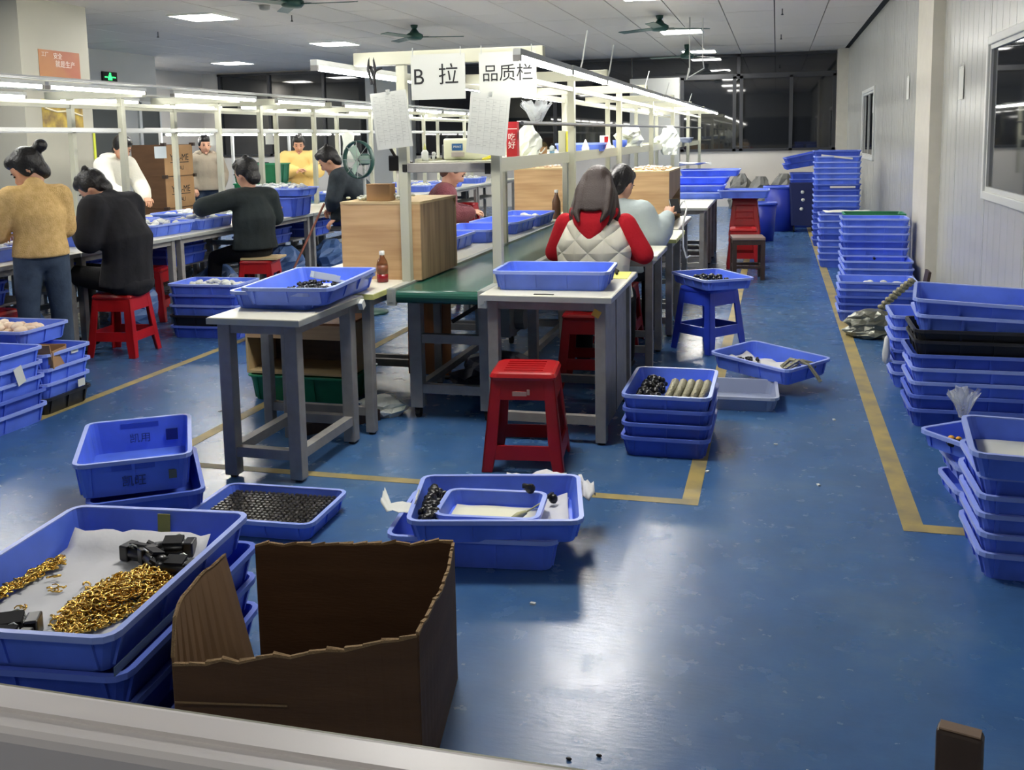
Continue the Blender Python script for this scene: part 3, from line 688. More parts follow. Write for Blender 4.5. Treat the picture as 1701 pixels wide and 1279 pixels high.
t = thing('camera_stand', 'small black device on a white pole above the nearest plywood booth', 'device', (-2.12, 5.42, 1.184))
part('base', G().lathe([(.05, 0), (.05, .012), (.012, .02)], n=14), M_white, t, True); part('pole', G().cyl((0, 0, .015), (0, 0, .2), .012), M_white, t); part('screen', G().box(-.052, -.02, .16, .045, .02, .25), M_black, t, bevel=.006)
part('side_knob', G().cyl((.045, 0, .2), (.085, 0, .195), .028, .02), M_black, t)
single('power_cable', G().tube([(-2.14, 5.07, 1.97), (-2.10, 5.06, 1.85), (-2.11, 5.1, 1.7), (-2.13, 5.3, 1.5), (-2.13, 5.4, 1.43)], .009).tube([(-2.10, 5.06, 1.985), (-2.09, 5.05, 1.9), (-2.105, 5.06, 1.82)], .008).tube([(-2.12, 5.06, 1.985), (-2.13, 5.05, 1.9), (-2.115, 5.06, 1.82)], .008).tube([(-2.11, 5.05, 1.88), (-2.07, 5.05, 1.9), (-2.05, 5.05, 1.905)], .006), M_blackm, 'bundle of black power cables hanging from the left end of the sign beam', 'cable')
t = thing('standing_fan', 'round green rimmed standing fan between the two lines', 'fan', (-3.5, 8.0, 0), -.3)
g = G()
for a in range(24): pass
g.rings([[(r*math.cos(2*PI*i/24), y, 1.36+r*math.sin(2*PI*i/24)) for i in range(24)] for r, y in ((.15, -.01), (.165, -.01), (.165, .03), (.15, .03))], closed=True)
part('guard_ring', g, M_green_fan, t, True)
part('guard_wires', G().box(-.002, -.012, 1.2, .002, -.008, 1.52).box(-.16, -.012, 1.358, .16, -.008, 1.362).obox((0, -.01, 1.36), (.002, .002, .155), Matrix.Rotation(PI/4, 3, 'Y')).obox((0, -.01, 1.36), (.002, .002, .155), Matrix.Rotation(-PI/4, 3, 'Y')), M_alu, t)
for k in range(3):
    m = Matrix.Rotation(k*2*PI/3, 3, 'Y'); part('blade', G().obox(m @ Vector((.07, .01, 0))+Vector((0, 0, 1.36)), (.06, .004, .035), m @ Matrix.Rotation(.4, 3, 'X')), mat('pale_green_blade', (190, 216, 196), .3), t)
part('motor', G().cyl((0, .02, 1.36), (0, .12, 1.36), .05, n=14), M_green_fan, t); part('pole', G().cyl((0, .08, .02), (0, .08, 1.33), .014), M_alu, t); part('base', G().lathe([(.17, 0), (.17, .02), (.03, .035)], (0, .08, 0), n=20), M_green_fan, t, True)

# signs and sheets hung on the near beam
def sign(label, x, y, z, W, H, txts, tilt=0, name='paper_sign'):
    t = thing(name, label, 'sign', (x, y, z), 0, None, (0, tilt, 0))
    sh_ = part('sheet', G().box(-W/2, -.0015, -H/2, W/2, .0015, H/2), M_sheet, t)
    part('hook', G().tube([(-W*.46, 0, H/2-.01), (-W*.46, 0, H/2+.035)], .003).tube([(W*.42, 0, H/2-.01), (W*.42, 0, H/2+.035)], .003), M_alu, t)
    for s, dx, dz, sz in txts:
        link('lettering', text_mesh(s, sz, M_ink), sh_, (dx, -.0025, dz), (PI/2, 0, 0))
    return t
sign('white sheet sign with a letter B and one Chinese character under the beam', -1.724, 5.02, 1.848, .30, .235, [('B', -.108, -.002, .115), ('拉', .058, .004, .115)])
sign('white sheet sign with three Chinese characters at the right end of the beam', -1.345, 5.018, 1.845, .305, .235, [('品质栏', 0, .005, .092)])
def form(label, x, y, z, W, H, tilt, seed):
    t = thing('printed_form', label, 'paper', (x, y, z), 0, None, (0.03, tilt, 0))
    sh_ = part('sheet', G().box(-W/2, -.0012, -H/2, W/2, .0012, H/2), M_sheet, t)
    g = G(); rnd = random.Random(seed)
    for k in range(14):
        zz = H/2-.03-k*(H-.05)/14
        g.box(-W*.43, -.0018, zz-.0005, W*.43, -.0012, zz+.0005)
        for q in range(5):
            if rnd.random() < .7: g.box(-W*.42+q*W*.17, -.0018, zz+.006, -W*.42+q*W*.17+W*.05+W*.08*rnd.random(), -.0012, zz+.009)
    for q in range(6): g.box(-W*.43+q*W*.172, -.0018, -H/2+.02, -W*.43+q*W*.172+.0008, -.0012, H/2-.03)
    o = part('printed_lines', g, mat('pale_print', (158, 160, 154), .8), sh_); o['kind'] = 'stuff'
    part('clip', G().box(-.01, -.004, H/2-.012, .01, .004, H/2+.012), M_alu, t)
form('printed form hanging at a slant under the letter B sign', -1.985, 5.0, 1.628, .205, .30, -.10, 1)
form('printed form hanging at a slant above the shelf end', -1.45, 5.0, 1.595, .215, .315, .12, 2)

# things on the shelf of the central frame
Z1 = 1.4005
t = thing('white_machine', 'cream boxy machine with a blue sticker at the near end of the shelf', 'machine', (-1.74, 5.62, Z1))
part('body', G().box(-.13, -.12, 0, .15, .12, .125), mat('cream_plastic', (222, 224, 196), .4), t, bevel=.012)
part('sticker', G().box(-.075, -.122, .055, -.01, -.1205, .095), mat('blue_sticker', (40, 96, 150), .5), t)
link('sticker_text', text_mesh('PRINT', .018, M_white), t, (-.042, -.1232, .076), (PI/2, 0, 0))
part('paper_tray', G().box(-.07, -.15, .02, .0, -.12, .045), mat('pale_pink_grey', (190, 180, 176), .5), t)
t = thing('panda_figurine', 'tiny black and white figurine in front of the cream machine', 'figurine', (-1.885, 5.38, Z1))
part('body', G().ball((0, 0, .016), (.014, .012, .016)), M_white, t, True); part('head', G().ball((0, 0, .04), .013), M_white, t, True)
for s in (-1, 1): part('ear', G().ball((s*.01, 0, .052), .005, 6, 4).ball((s*.013, -.004, .018), (.006, .006, .01), 6, 4), M_blackm, t, True)
t = thing('squeeze_bottle', 'white squeeze bottle with a yellow tip on the shelf corner', 'bottle', (-2.0+.09, 5.30, Z1))
part('body', G().lathe([(.018, 0), (.02, .005), (.02, .05), (.008, .065)], n=12), M_white, t, True); part('tip', G().lathe([(.009, .064), (.009, .072), (.002, .1)], n=10), M_edge, t, True)
single('yellow_cable_ties', G().tube([(-.05, 0, .004), (-.01, .02, .02), (.03, -.01, .008), (.05, .015, .004)], .006).tube([(-.03, -.02, .004), (.01, .0, .016), (.04, .02, .004)], .005), mat('bright_yellow', (226, 214, 60), .5), 'yellow crumpled ties on the shelf next to the cream machine', 'ties', None, (-1.56, 5.42, Z1), kind='stuff')
single('grey_case', G().box(-.02, -.06, 0, .03, .06, .09), M_steel_dark, 'dark grey case standing left of the cream machine on the shelf', 'case', None, (-1.9, 5.68, Z1), bevel=.008)
t = thing('red_carton', 'tall red packaging box with white script at the shelf edge', 'box', (-1.492, 5.66, Z1), .05)
part('body', G().box(-.032, -.03, 0, .032, .03, .215), mat('red_packaging', (172, 30, 38), .45), t)
for s, z in (('吃', .125), ('好', .078)): link('lettering', text_mesh(s, .046, M_white_ink), t, (0, -.0312, z), (PI/2, 0, 0))
part('white_band', G().box(-.0325, -.0308, .172, .0325, -.029, .176), M_white_ink, t)
plume('film_bag', 'crumpled clear film bag hanging behind the red box', 'bag', -1.43, 6.0, 1.6, .17, .075, M_film, 11, 7)
crumple('white_bag', 'white printed bag standing behind the red box on the shelf', 'bag', -1.52, 6.15, Z1, .08, .06, .2, M_bag, 8, 14, 7)
t = thing('opened_carton', 'opened cardboard box on the shelf beside the second post', 'carton', (-1.55, 6.45, Z1), .2)
part('body', G().box(-.08, -.06, 0, .08, -.054, .06).box(-.08, .054, 0, .08, .06, .06).box(-.08, -.054, 0, -.074, .054, .06).box(.074, -.054, 0, .08, .054, .06).box(-.074, -.054, 0, .074, .054, .004), M_card_l, t)
part('flap', G().obox((-.02, -.09, .06), (.05, .035, .002), Matrix.Rotation(-.4, 3, 'X')), M_card_l, t)
sheet('loose_paper', 'white paper curling over the shelf rail below the film bag', 'paper', -1.5, 6.22, 1.418, .14, .11, .012, 6, .2, M_paper, 14, .03)
t = thing('glue_bottle', 'small clear bottle with blue base on the shelf by the second post', 'bottle', (-1.5, 6.75, Z1))
part('body', G().lathe([(.018, .028), (.018, .055), (.007, .066)], n=12), mat('clear_grey_plastic', (190, 200, 204), .2), t, True); part('label', G().lathe([(.019, 0), (.0192, .028), (.01, .028)], n=12), mat('teal_label', (90, 128, 150), .4), t, True); part('cap', G().cyl((0, 0, .064), (0, 0, .08), .007), M_blackm, t)
single('yellow_folder', G().box(-.028, -.05, 0, .022, .05, .165), mat('bright_yellow', (226, 214, 60), .5), 'upright bright yellow folder on the shelf behind the second post', 'folder', None, (-1.5, 7.42, Z1), bevel=.003)
single('cream_folder', G().box(-.028, -.05, 0, .028, .05, .17), M_frame, 'cream folder leaning beside the bright yellow folder', 'folder', None, (-1.565, 7.44, Z1), bevel=.003)
for k, (x, y, h, r) in enumerate(((-1.49, 7.95, .1, .03), (-1.47, 9.0, .09, .026))):
    single('nozzle_bottle', G().lathe([(r, 0), (r, h*.35), (.004, h)], n=12), M_white, ('white cone tipped bottle beside the bright yellow folder', 'white cone tipped bottle near the third post')[k], 'bottle', None, (x, y, Z1), smooth=True)
tray(-1.62, 8.45, Z1, .1, 'small blue tray on the shelf behind the cone tipped bottle', 'small', 'blue', parts=False)
t = thing('candy_pack', 'red and white printed pack on the shelf before the third post', 'pack', (-1.52, 9.05, Z1), .1)
part('body', G().box(-.04, -.02, 0, .04, .02, .13), M_white, t); part('red_print', G().box(.0, -.0215, .02, .035, -.0202, .12), M_red, t)
single('blue_bowl', G().lathe([(.04, 0), (.07, .04), (.072, .085), (.066, .085), (.062, .04), (.03, .008)], n=16), M_blue, 'round blue bowl on the shelf past the third post', 'bowl', None, (-1.5, 9.85, Z1), smooth=True)
crumple('white_bag', 'bulky white bag lying on the shelf past the blue bowl', 'bag', -1.56, 10.9, Z1, .14, .5, .24, M_bag, 11, 16, 7)
crumple('hanging_bag', 'white plastic bag hanging from the dark bar near the far posts', 'bag', -1.36, 13.2, 1.27, .13, .09, .38, M_bag, 12, 16, 9)
crumple('white_bag', 'pale bag heaped on the shelf near the far end', 'bag', -1.6, 14.6, Z1, .14, .4, .12, M_bag, 13, 16, 6)
tray(-1.6, 16.2, Z1, 0, 'shallow pale tray on the shelf near the last posts', 'shal', 'grey', parts=False)
# on the left workbenches of the central line
t = thing('amber_bottle', 'clear bottle of red drink on the yellow edged workbench', 'bottle', (-2.075, 5.02, .7505))
part('body', G().lathe([(.0285, 0), (.031, .004), (.031, .1), (.028, .115), (.014, .14), (.0125, .15)], n=18), mat('amber_bottle_plastic', (150, 96, 60), .12, trans=.55, spec=.5), t, True)
part('drink', G().lathe([(.0315, .004), (.0317, .045), (.0, .0455)][:2], n=18), mat('red_drink', (130, 14, 26), .25), t, True)
part('label', G().lathe([(.0314, .05), (.0316, .095)], n=18), mat('brown_label', (120, 70, 44), .4), t, True)
part('cap', G().lathe([(.0145, .15), (.015, .152), (.015, .17), (.012, .173)], n=14), M_white, t, True)
tray(-2.33, 6.66, .7505, PI/2, 'blue tray with grey beads nearest the upright booth side on the workbench', 'std', 'blue')
heap('grey_beads', 'grey beads spread in the workbench tray by the upright booth side', 'beads', -2.33, 6.66, .76, .44, .28, .03, mat('grey_beads', (84, 92, 104), .4), 3, 90, .014, PI/2)
single('paper_card', G().obox((0, 0, 0), (.09, .002, .045)), M_top, 'cream card leaning on the front of the bead tray', 'card', None, (-2.22, 6.315, .797), (.1, 0, 0))
tray(-2.24, 7.32, .7505, PI/2+.04, 'second blue tray on the workbench beyond the bead tray', 'std', 'blue')
tray(-2.2, 7.99, .7505, PI/2-.04, 'third blue tray on the workbench, half behind a frame post', 'std', 'blue')
tray(-2.18, 8.68, .7505, PI/2, 'farthest blue tray on the workbench before the plywood booth', 'std', 'blue')
heap('white_pieces', 'white pieces in the farthest workbench tray', 'pieces', -2.18, 8.68, .765, .4, .26, .06, M_paper, 17, 16, .05)
crumple('white_flower', 'bunch of white tissue flowers between the booth and the bead tray', 'flowers', -2.42, 6.08, .7505, .09, .07, .2, mat('cream_flowers', (224, 214, 196), .6, rgb2=(120, 106, 92), scale=22), 21, 16, 8)
t = thing('cola_bottle', 'small brown bottle standing behind the farthest conveyor tray', 'bottle', (-2.02, 9.25, .7505))
part('body', G().lathe([(.04, 0), (.042, .01), (.042, .16), (.016, .23), (.015, .25)], n=14), mat('brown_drink', (96, 66, 46), .2), t, True); part('cap', G().lathe([(.018, .25), (.018, .275)], n=12), M_white, t)

# near left table
KIND['low'] = (.52, .37, .075, .015); KIND['long'] = (.72, .42, .085, .025)
tray(-2.195, 4.42, .776, PI/2+.1, 'blue tray with black bits and paper on the left grey table', 'long', 'blue')
tray(-2.245, 4.45, .7505, PI/2-.02, 'blue tray under the tray of black bits on the left grey table', 'long', 'blue')
heap('black_bits', 'black metal bits spread in the tray on the left grey table', 'bits', -2.21, 4.42, .791, .5, .26, .03, M_black, 5, 120, .012, PI/2+.1, .7)
sheet('paper_scrap', 'white paper under the black bits on the left grey table', 'paper', -2.2, 4.45, .783, .5, .28, .01, 6, PI/2+.1, M_paper, 7)
single('plastic_scoop', G().obox((0, 0, .02), (.025, .07, .003)).obox((.024, 0, .035), (.003, .07, .015)).obox((-.024, 0, .035), (.003, .07, .015)).obox((0, -.11, .025), (.01, .05, .005)), mat('pale_grey_scoop', (200, 208, 216), .4), 'pale plastic scoop lying in the tray on the left grey table', 'scoop', None, (-2.2, 4.55, .811), (.25, 0, 2.4))
# right table
tray(-1.105, 5.04, .7505, .05, 'long empty blue tray on the right grey table', 'std', 'blue')
sheet('film_liner', 'thin clear film crumpled inside the empty tray on the right table', 'film', -1.1, 5.04, .757, .48, .3, .02, 10, .05, M_film, 11)
single('yellow_note', G().box(-.07, -.14, 0, .05, .14, .002), mat('yellow_paper', (222, 222, 110), .7), 'yellow paper taped to the back edge of the right grey table', 'paper', None, (-.83, 5.46, .7505), (0, 0, .05))
single('black_tool', G().tube([(-.02, -.06, .006), (0, 0, .03), (.02, .06, .006)], .009).tube([(.03, -.05, .006), (.02, .0, .02), (.0, .06, .006)], .008), M_blackm, 'small black pliers lying on the yellow paper', 'pliers', None, (-.88, 5.5, .754))
single('black_tape_end', G().box(-.05, -.01, 0, .05, .01, .003), M_blackm, 'short black tape on the front of the right grey table', 'tape', None, (-1.1, 4.72, .7505))
# shared helpers for far trays on the left line
FA = [(-5.22, 5.0, .75, 0, 'nearest the woman in mustard'), (-5.22, 5.75, .75, 0, 'behind the woman in mustard'), (-5.2, 6.75, .75, .04, 'before the seated man in black'), (-5.2, 7.5, .75, -.03, 'beyond the seated man in black'),
      (-5.18, 8.15, .75, .03, 'reaching to the second seated worker'), (-5.2, 11.6, .75, 0, 'past the double blue crates'), (-5.2, 12.9, .75, 0, 'in the middle of the left line'), (-5.2, 14.2, .75, 0, 'seen through the sheet signs'), (-5.2, 15.4, .75, 0, 'seen under the shelf end'), (-5.2, 16.8, .75, 0, 'near the far end of the left line')]
for k, (x, y, z, a, lb) in enumerate(FA):
    tray(x, y, z+.0005, PI/2+a, 'blue tray of white pieces, left line, '+lb, 'std', 'blue', parts=k < 5)
    heap('white_pieces', 'white pieces filling the left line tray '+lb, 'pieces', x, y, z+.05, .5, .33, .07, M_paper, 30+k, 50, .035, PI/2+a)
for k, (y, lb) in enumerate(((6.2, 'behind the hands of the seated man'), (7.0, 'under the cardboard boxes'), (7.9, 'in front of the far boxes'), (8.9, 'next to the second seated worker'), (12.4, 'beyond the blue crates'), (13.8, 'seen below the signs'), (15.4, 'near the far fan'))):
    tray(-5.82, y, .741, PI/2, 'blue tray riding on the left conveyor '+lb, 'std', 'blue', parts=False)
    if k: heap('white_pieces', 'white pieces in the conveyor tray '+lb, 'pieces', -5.82, y, .8, .5, .3, .06, M_paper, 50+k, 36, .035, PI/2)
for k, (y, n) in enumerate(((5.4, 2), (6.8, 3), (7.9, 3), (9.6, 2), (10.6, 3), (12, 2))):
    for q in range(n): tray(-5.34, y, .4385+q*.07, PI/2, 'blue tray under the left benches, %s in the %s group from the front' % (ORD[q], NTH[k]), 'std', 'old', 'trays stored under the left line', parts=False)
for k, (y, z) in enumerate(((5.9, .25), (7.35, .2), (8.6, .22), (10.0, .25), (11.2, .2))):
    crumple('blue_bag', 'pale blue plastic sack under the left line benches, %s from the near end' % NTH[k], 'sack', -5.3, y, .002, .22, .3, z+.12, mat('pale_blue_sack', (96, 130, 186), .4, bump=.6, bscale=14), 60+k, 16, 8)
tray(-5.15, 9.55, .7505, PI/2, 'large blue crate with white labels on the left line', 'crate', 'old', rot=(0, 0, .02)).scale = (1.1, 1, .8)
tray(-5.1, 9.57, .962, .02, 'blue tray of white pieces resting on the large blue crate', 'long', 'blue')
heap('white_pieces', 'white pieces heaped in the tray on the large blue crate', 'pieces', -5.1, 9.57, 1.03, .6, .34, .06, M_paper, 71, 70, .03)
for k, (x, z, w_, h, c) in enumerate(((-5.28, .85, .035, .04, M_paper), (-5.12, .86, .03, .045, M_white), (-4.98, .83, .022, .035, mat('peach_label', (222, 178, 140), .7)))):
    single('crate_label', G().obox((0, 0, 0), (w_, .001, h), Matrix.Rotation(.2*k, 3, 'Y')), c, ('torn white label on the large blue crate', 'white printed label on the large blue crate', 'peach coloured label on the large blue crate')[k], 'label', None, (x, 9.335, z))
t = thing('spray_bottle', 'white bottle standing in front of the large blue crate', 'bottle', (-5.2, 9.2, .7505))
part('body', G().lathe([(.03, 0), (.032, .005), (.03, .07), (.012, .1)], n=12), M_white, t, True); part('nozzle', G().lathe([(.01, .1), (.006, .13)], n=10), M_white, t)
for k, (y, q) in enumerate(((11.75, 0), (11.75, 1))):
    tray(-6.5, y, .7505+q*.252, .05, 'green plastic crate, %s of the pair behind the left conveyor' % ('lower', 'upper')[q], 'crate', 'green', parts=False)
crumple('black_jacket', 'black jacket draped behind the green crates on the left line', 'jacket', -6.95, 12.6, .7505, .24, .2, .5, mat('black_fabric', (20, 20, 22), .8), 77, 18, 8)
for k in range(3):
    tray(-7.2, 12.9, .0+k*.252, 0, 'blue crate, %s of the stack behind the far tan hooded worker' % ORD[k], 'crate', 'old', parts=False)
single('orange_carton', G().box(-.16, -.16, 0, .16, .16, .2).box(-.162, -.03, .2, .162, .03, .2015), mat('orange_cardboard', (196, 136, 72), .7), 'orange brown carton on the blue crates behind the left line', 'carton', None, (-7.2, 12.9, .757), bevel=.004)
single('white_cloth', G().rings([[(c*rx, s_*.02, z) for c, s_ in ((math.cos(2*PI*i/12), math.sin(2*PI*i/12)) for i in range(12))] for rx, z in ((.10, 0), (.09, .1), (.075, .25), (.09, .36), (.06, .4))]), M_bag, 'white cloth hanging from the left line rail beside the sweeper', 'cloth', None, (-5.53, 12.35, 1.24), smooth=True)
for k, (y, x) in enumerate(((9.9, -6.05), (10.15, -5.5))):
    single('hanging_tag', G().box(-.05, -.001, 0, .05, .001, .12), M_paper, ('white paper tag hung on the left frame behind a post', 'white paper tag hung on the left frame rail')[k], 'paper', None, (x, y, 1.5))
# cardboard box stack behind the left line
def carton(label, x, y, z, L, W, H, txt=None):
    t = thing('cardboard_box', label, 'box', (x, y, z))
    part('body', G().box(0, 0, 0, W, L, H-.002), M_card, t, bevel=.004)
    part('side_face', G().box(W, .004, .004, W+.002, L-.004, H-.006), M_card_l, t)
    part('flap', G().box(.002, .002, H-.002, W/2-.002, L-.002, H+.001).box(W/2+.002, .002, H-.002, W-.002, L-.002, H+.001), M_card, t)
    if txt:
        link('lettering', text_mesh(txt, .115, M_ink), t, (W+.003, L*.52, H*.58), (PI/2, 0, PI/2))
        part('underline', G().box(W+.0021, L*.2, H*.42, W+.0026, L*.84, H*.445), M_ink, t)
        link('small_lettering', text_mesh('SAU', .07, M_ink), t, (W+.003, L*.55, H*.25), (PI/2, 0, PI/2))
    for y0 in (0, L): part('corner_tape', G().obox((W, y0, H), (.03, .02, .02)), M_wood_dark, t)
for k in range(4):
    carton('brown printed cardboard box, %s of the stack behind the left line' % (ORD[k] if k < 3 else 'topmost'), -7.42, 10.32, .004+k*.379, .6, .44, .377, 'YEA-ME')
single('notice', G().box(-.07, -.001, -.06, .07, .001, .06), mat('grey_blue_card', (176, 184, 188), .6), 'pale card hanging before the topmost cardboard box', 'paper', None, (-6.09, 8.95, 1.44))

# under the left table: green crate with an open wooden box, plywood sheet
tray(-2.69, 5.38, 0, 0, 'green plastic crate on the floor under the left workbench', 'crate', 'green').scale = (1.05, 1, .62)
t = thing('wooden_box', 'open fronted wooden box with dark inside on the green crate', 'box', (-3.04, 5.2, .158))
part('base_board', G().box(0, 0, 0, .66, .36, .014), M_ply_cut, t); part('top_board', G().box(0, 0, .30, .66, .36, .314), M_ply_o, t); part('fascia', G().box(.012, -.001, .215, .648, .01, .30), M_ply, t)
for x in (0, .648): part('side_board', G().box(x, 0, .014, x+.012, .36, .30), M_ply_cut, t)
part('back_board', G().box(.012, .345, .014, .648, .358, .30), M_ply_in, t)
single('plywood_sheet', G().box(-.14, -.008, 0, .14, .008, .62), M_ply_o, 'orange plywood sheet standing under the left workbench by the conveyor', 'board', None, (-2.08, 5.75, .06), (-.05, 0, 0))
crumple('white_bag', 'crumpled white plastic bag on the floor under the conveyor end', 'bag', -2.12, 5.05, .001, .14, .12, .1, M_bag, 81, 16, 7)
crumple('dark_sack', 'dark sack lying on the floor below the conveyor belt', 'sack', -1.6, 5.7, .001, .3, .25, .22, mat('dark_blue_sack', (34, 40, 62), .6, bump=.5, bscale=12), 82, 18, 8)
single('wood_offcut', G().obox((0, 0, .03), (.24, .035, .03)), M_wood_dark, 'dark wooden offcut lying behind the left grey table legs', 'board', None, (-2.25, 4.75, .0), (0, 0, .9))

# ---------------------------------------------------------------- stools
def stool_parts(m, t, h=.46, b=.19, a=.145, cb=.12):
    def at(z): return b+(a-b)*z/(h-.03)
    def slab(p, th=.01):   # quad p given as 4 (u, z) on the face plane of side k, thickness inwards
        return p
    for sx, sy in ((1, 1), (-1, 1), (-1, -1), (1, -1)):
        g = G()
        for ax in (0, 1):
            rs = []
            for z in (0, .1, .25, h-.03):
                r = at(z); w_ = .062-.012*z/h if z else .05
                c0, c1 = r, r-w_
                q = [(c0, r), (c1, r), (c1, r-.012), (c0, r-.012)]
                rs.append([((x*sx, y*sy, z) if ax == 0 else (y*sx, x*sy, z)) for x, y in q])
            g.rings(rs)
        part('leg', g, m, t, False, .004)
    for k in range(4):
        mt = Matrix.Rotation(k*PI/2, 3, 'Z')
        def bar(name, z0, z1, in0, in1):
            g = G(); rs = []
            for z, i_ in ((z0, in0), ((z0+z1)/2, (in0+in1)/2), (z1, in1)):
                r = at(z); w_ = r-i_
                rs.append([mt @ Vector(p) for p in ((-w_, r-.001, z), (w_, r-.001, z), (w_, r-.012, z), (-w_, r-.012, z))])
            g.rings(rs); part(name, g, m, t)
        bar('apron', h-.125, h-.03, .05, .03); bar('crossbar', cb, cb+.065, .055, .055)
    g = G(); r = .035
    rings_ = [rrect(2*a+.012, 2*a+.012, r, h-.036), rrect(2*a+.02, 2*a+.02, r, h-.022), rrect(2*a+.004, 2*a+.004, r, h-.006), rrect(2*a-.02, 2*a-.02, r, h)]
    g.rings(rings_)
    seat = part('seat', g, m, t, False)
    g = G()
    for k in range(5): g.box(-a*.62, (k-2)*.045-.008, h, a*.62, (k-2)*.045+.008, h+.003)
    o = part('seat_ridges', g, m, seat); o['kind'] = 'stuff'
def stool(label, x, y, rz, m=None, z=0, group=None, cb=.12):
    t = thing('plastic_stool', label, 'stool', (x, y, z), rz, group); stool_parts(m or M_red, t, cb=cb); return t
def copy_thing(src, label, loc, rz):
    r = src.copy(); COL.objects.link(r); r.location = loc; r.rotation_euler = (0, 0, rz); r['label'] = label
    for c in list(src.children):
        q = c.copy(); COL.objects.link(q); q.parent = r
        for d in list(c.children):
            e = d.copy(); COL.objects.link(e); e.parent = q
    return r
red = stool('red plastic stool with a worn sticker standing before the right grey table', -1.12, 4.42, .12, cb=.06)
o = part('sticker_scrap', G().box(-.045, -.1605, .355, .02, -.1575, .375).box(.022, -.1605, .36, .035, -.1575, .385), mat('peeling_sticker', (206, 160, 140), .7), red)
RED = stool('red plastic stool the man in the black coat sits on', -4.62, 6.2, .1)
for lb, x, y, z, a in (('red plastic stool under the woman in the white vest', -1.1, 5.96, 0, .05), ('red plastic stool under the person in pale grey', -1.13, 7.2, 0, 0), ('red plastic stool under the worker in black with a board on it', -4.6, 8.2, 0, .2),
                       ('red plastic stool half under the bench before the woman in mustard', -5.0, 5.3, 0, 0), ('red plastic stool beneath the bench beyond the man in black', -5.28, 7.5, 0, .2), ('red plastic stool far off between the two lines', -5.0, 15.9, 0, 0),
                       ('red plastic stool under the person in maroon', -3.0, 8.5, 0, 0), ('red plastic stool in front of the taller red pile in the aisle', -.35, 11.62, 0, .05)):
    copy_thing(RED, lb, (x, y, z), a)
for k in range(5):
    copy_thing(RED, 'red plastic stool, %s of the nested pile in the aisle' % (ORD[k] if k < 4 else 'topmost'), (-.36, 12.5, k*.075), 0)
tray(-.37, 12.3, .763, 0, 'blue tray lying on the pile of red stools', 'std', 'blue', parts=False)
single('seat_board', G().box(-.17, -.15, 0, .17, .15, .016), M_ply_cut, 'worn wooden board on the stool of the worker in black', 'board', None, (-4.56, 8.2, .4635), (0, 0, .2))
stool('blue plastic stool carrying a small blue tray in the aisle', -.45, 7.12, PI/4+.1, M_bluestool)
tray(-.43, 7.1, .4635, -1.02, 'blue tray of black pieces on the blue plastic stool', 'low', 'blue')
heap('black_beads', 'black pieces heaped in the tray on the blue stool', 'beads', -.44, 7.14, .474, .28, .22, .055, M_black, 9, 90, .016, -1.0, .8)
t = thing('wooden_stool', 'dark brown square wooden stool beside the red stools in the aisle', 'stool', (-.28, 10.75, 0), .12)
part('seat', G().box(-.17, -.17, .42, .17, .17, .45), mat('worn_seat_wood', (150, 130, 118), .35, rgb2=(120, 100, 90), scale=4), t, bevel=.006)
for sx in (-1, 1):
    for sy in (-1, 1): part('leg', G().box(sx*.145-.022, sy*.145-.022, 0, sx*.145+.022, sy*.145+.022, .42), M_wood_dark, t)
for s in (-1, 1):
    for z0, z1 in ((.12, .15), (.37, .42)):
        part('rail', G().box(-.123, s*.145-.015, z0, .123, s*.145+.015, z1), M_wood_dark, t); part('rail', G().box(s*.145-.015, -.123, z0, s*.145+.015, .123, z1), M_wood_dark, t)
# trays on the far table row
for k, (x, y, z, lb) in enumerate(((-.95, 12.35, .7505, 'lowest on the near far-table pile'), (-.96, 12.4, .835, 'second on the near far-table pile'), (-.93, 12.75, .92, 'third on the far-table pile, set back'), (-.8, 12.85, 1.005, 'topmost on the far-table pile, pushed out'))):
    tray(x, y, z, 0, 'blue tray '+lb, 'long', 'blue', parts=False)
sheet('paper_sheet', 'white paper tented on the far-table tray pile', 'paper', -1.0, 12.9, 1.13, .4, .3, .05, 5, .1, M_paper, 22)
for x, y, r, h, lb in ((-.18, 14.6, .2, .55, 'blue bin standing beside the pile of red stools'), (.08, 16.2, .26, .7, 'larger dark blue bin farther down the aisle')):
    t = thing('waste_bin', lb, 'bin', (x, y, 0))
    part('body', G().lathe([(r*.8, .0), (r, h), (r-.012, h), (r*.8-.012, .012)], n=20), mat('blue_bin', (34, 52, 160), .4), t, True); part('rim', G().lathe([(r+.012, h-.03), (r+.012, h+.005), (r-.012, h+.005), (r-.012, h-.01)], n=20), M_blue_old, t, True)
for k, (x, y) in enumerate(((-.3, 20.9), (.15, 20.8), (.55, 20.9), (-.7, 20.95))):
    crumple('rubbish_bag', 'grey tied rubbish bag by the back wall, %s from the window pillar' % ('third', 'second', 'first', 'fourth')[k], 'bag', x, y, .001, .26, .22, .66+.06*(k % 2), mat('grey_bag', (112, 112, 108), .5, bump=.6, bscale=12), 90+k, 16, 9)
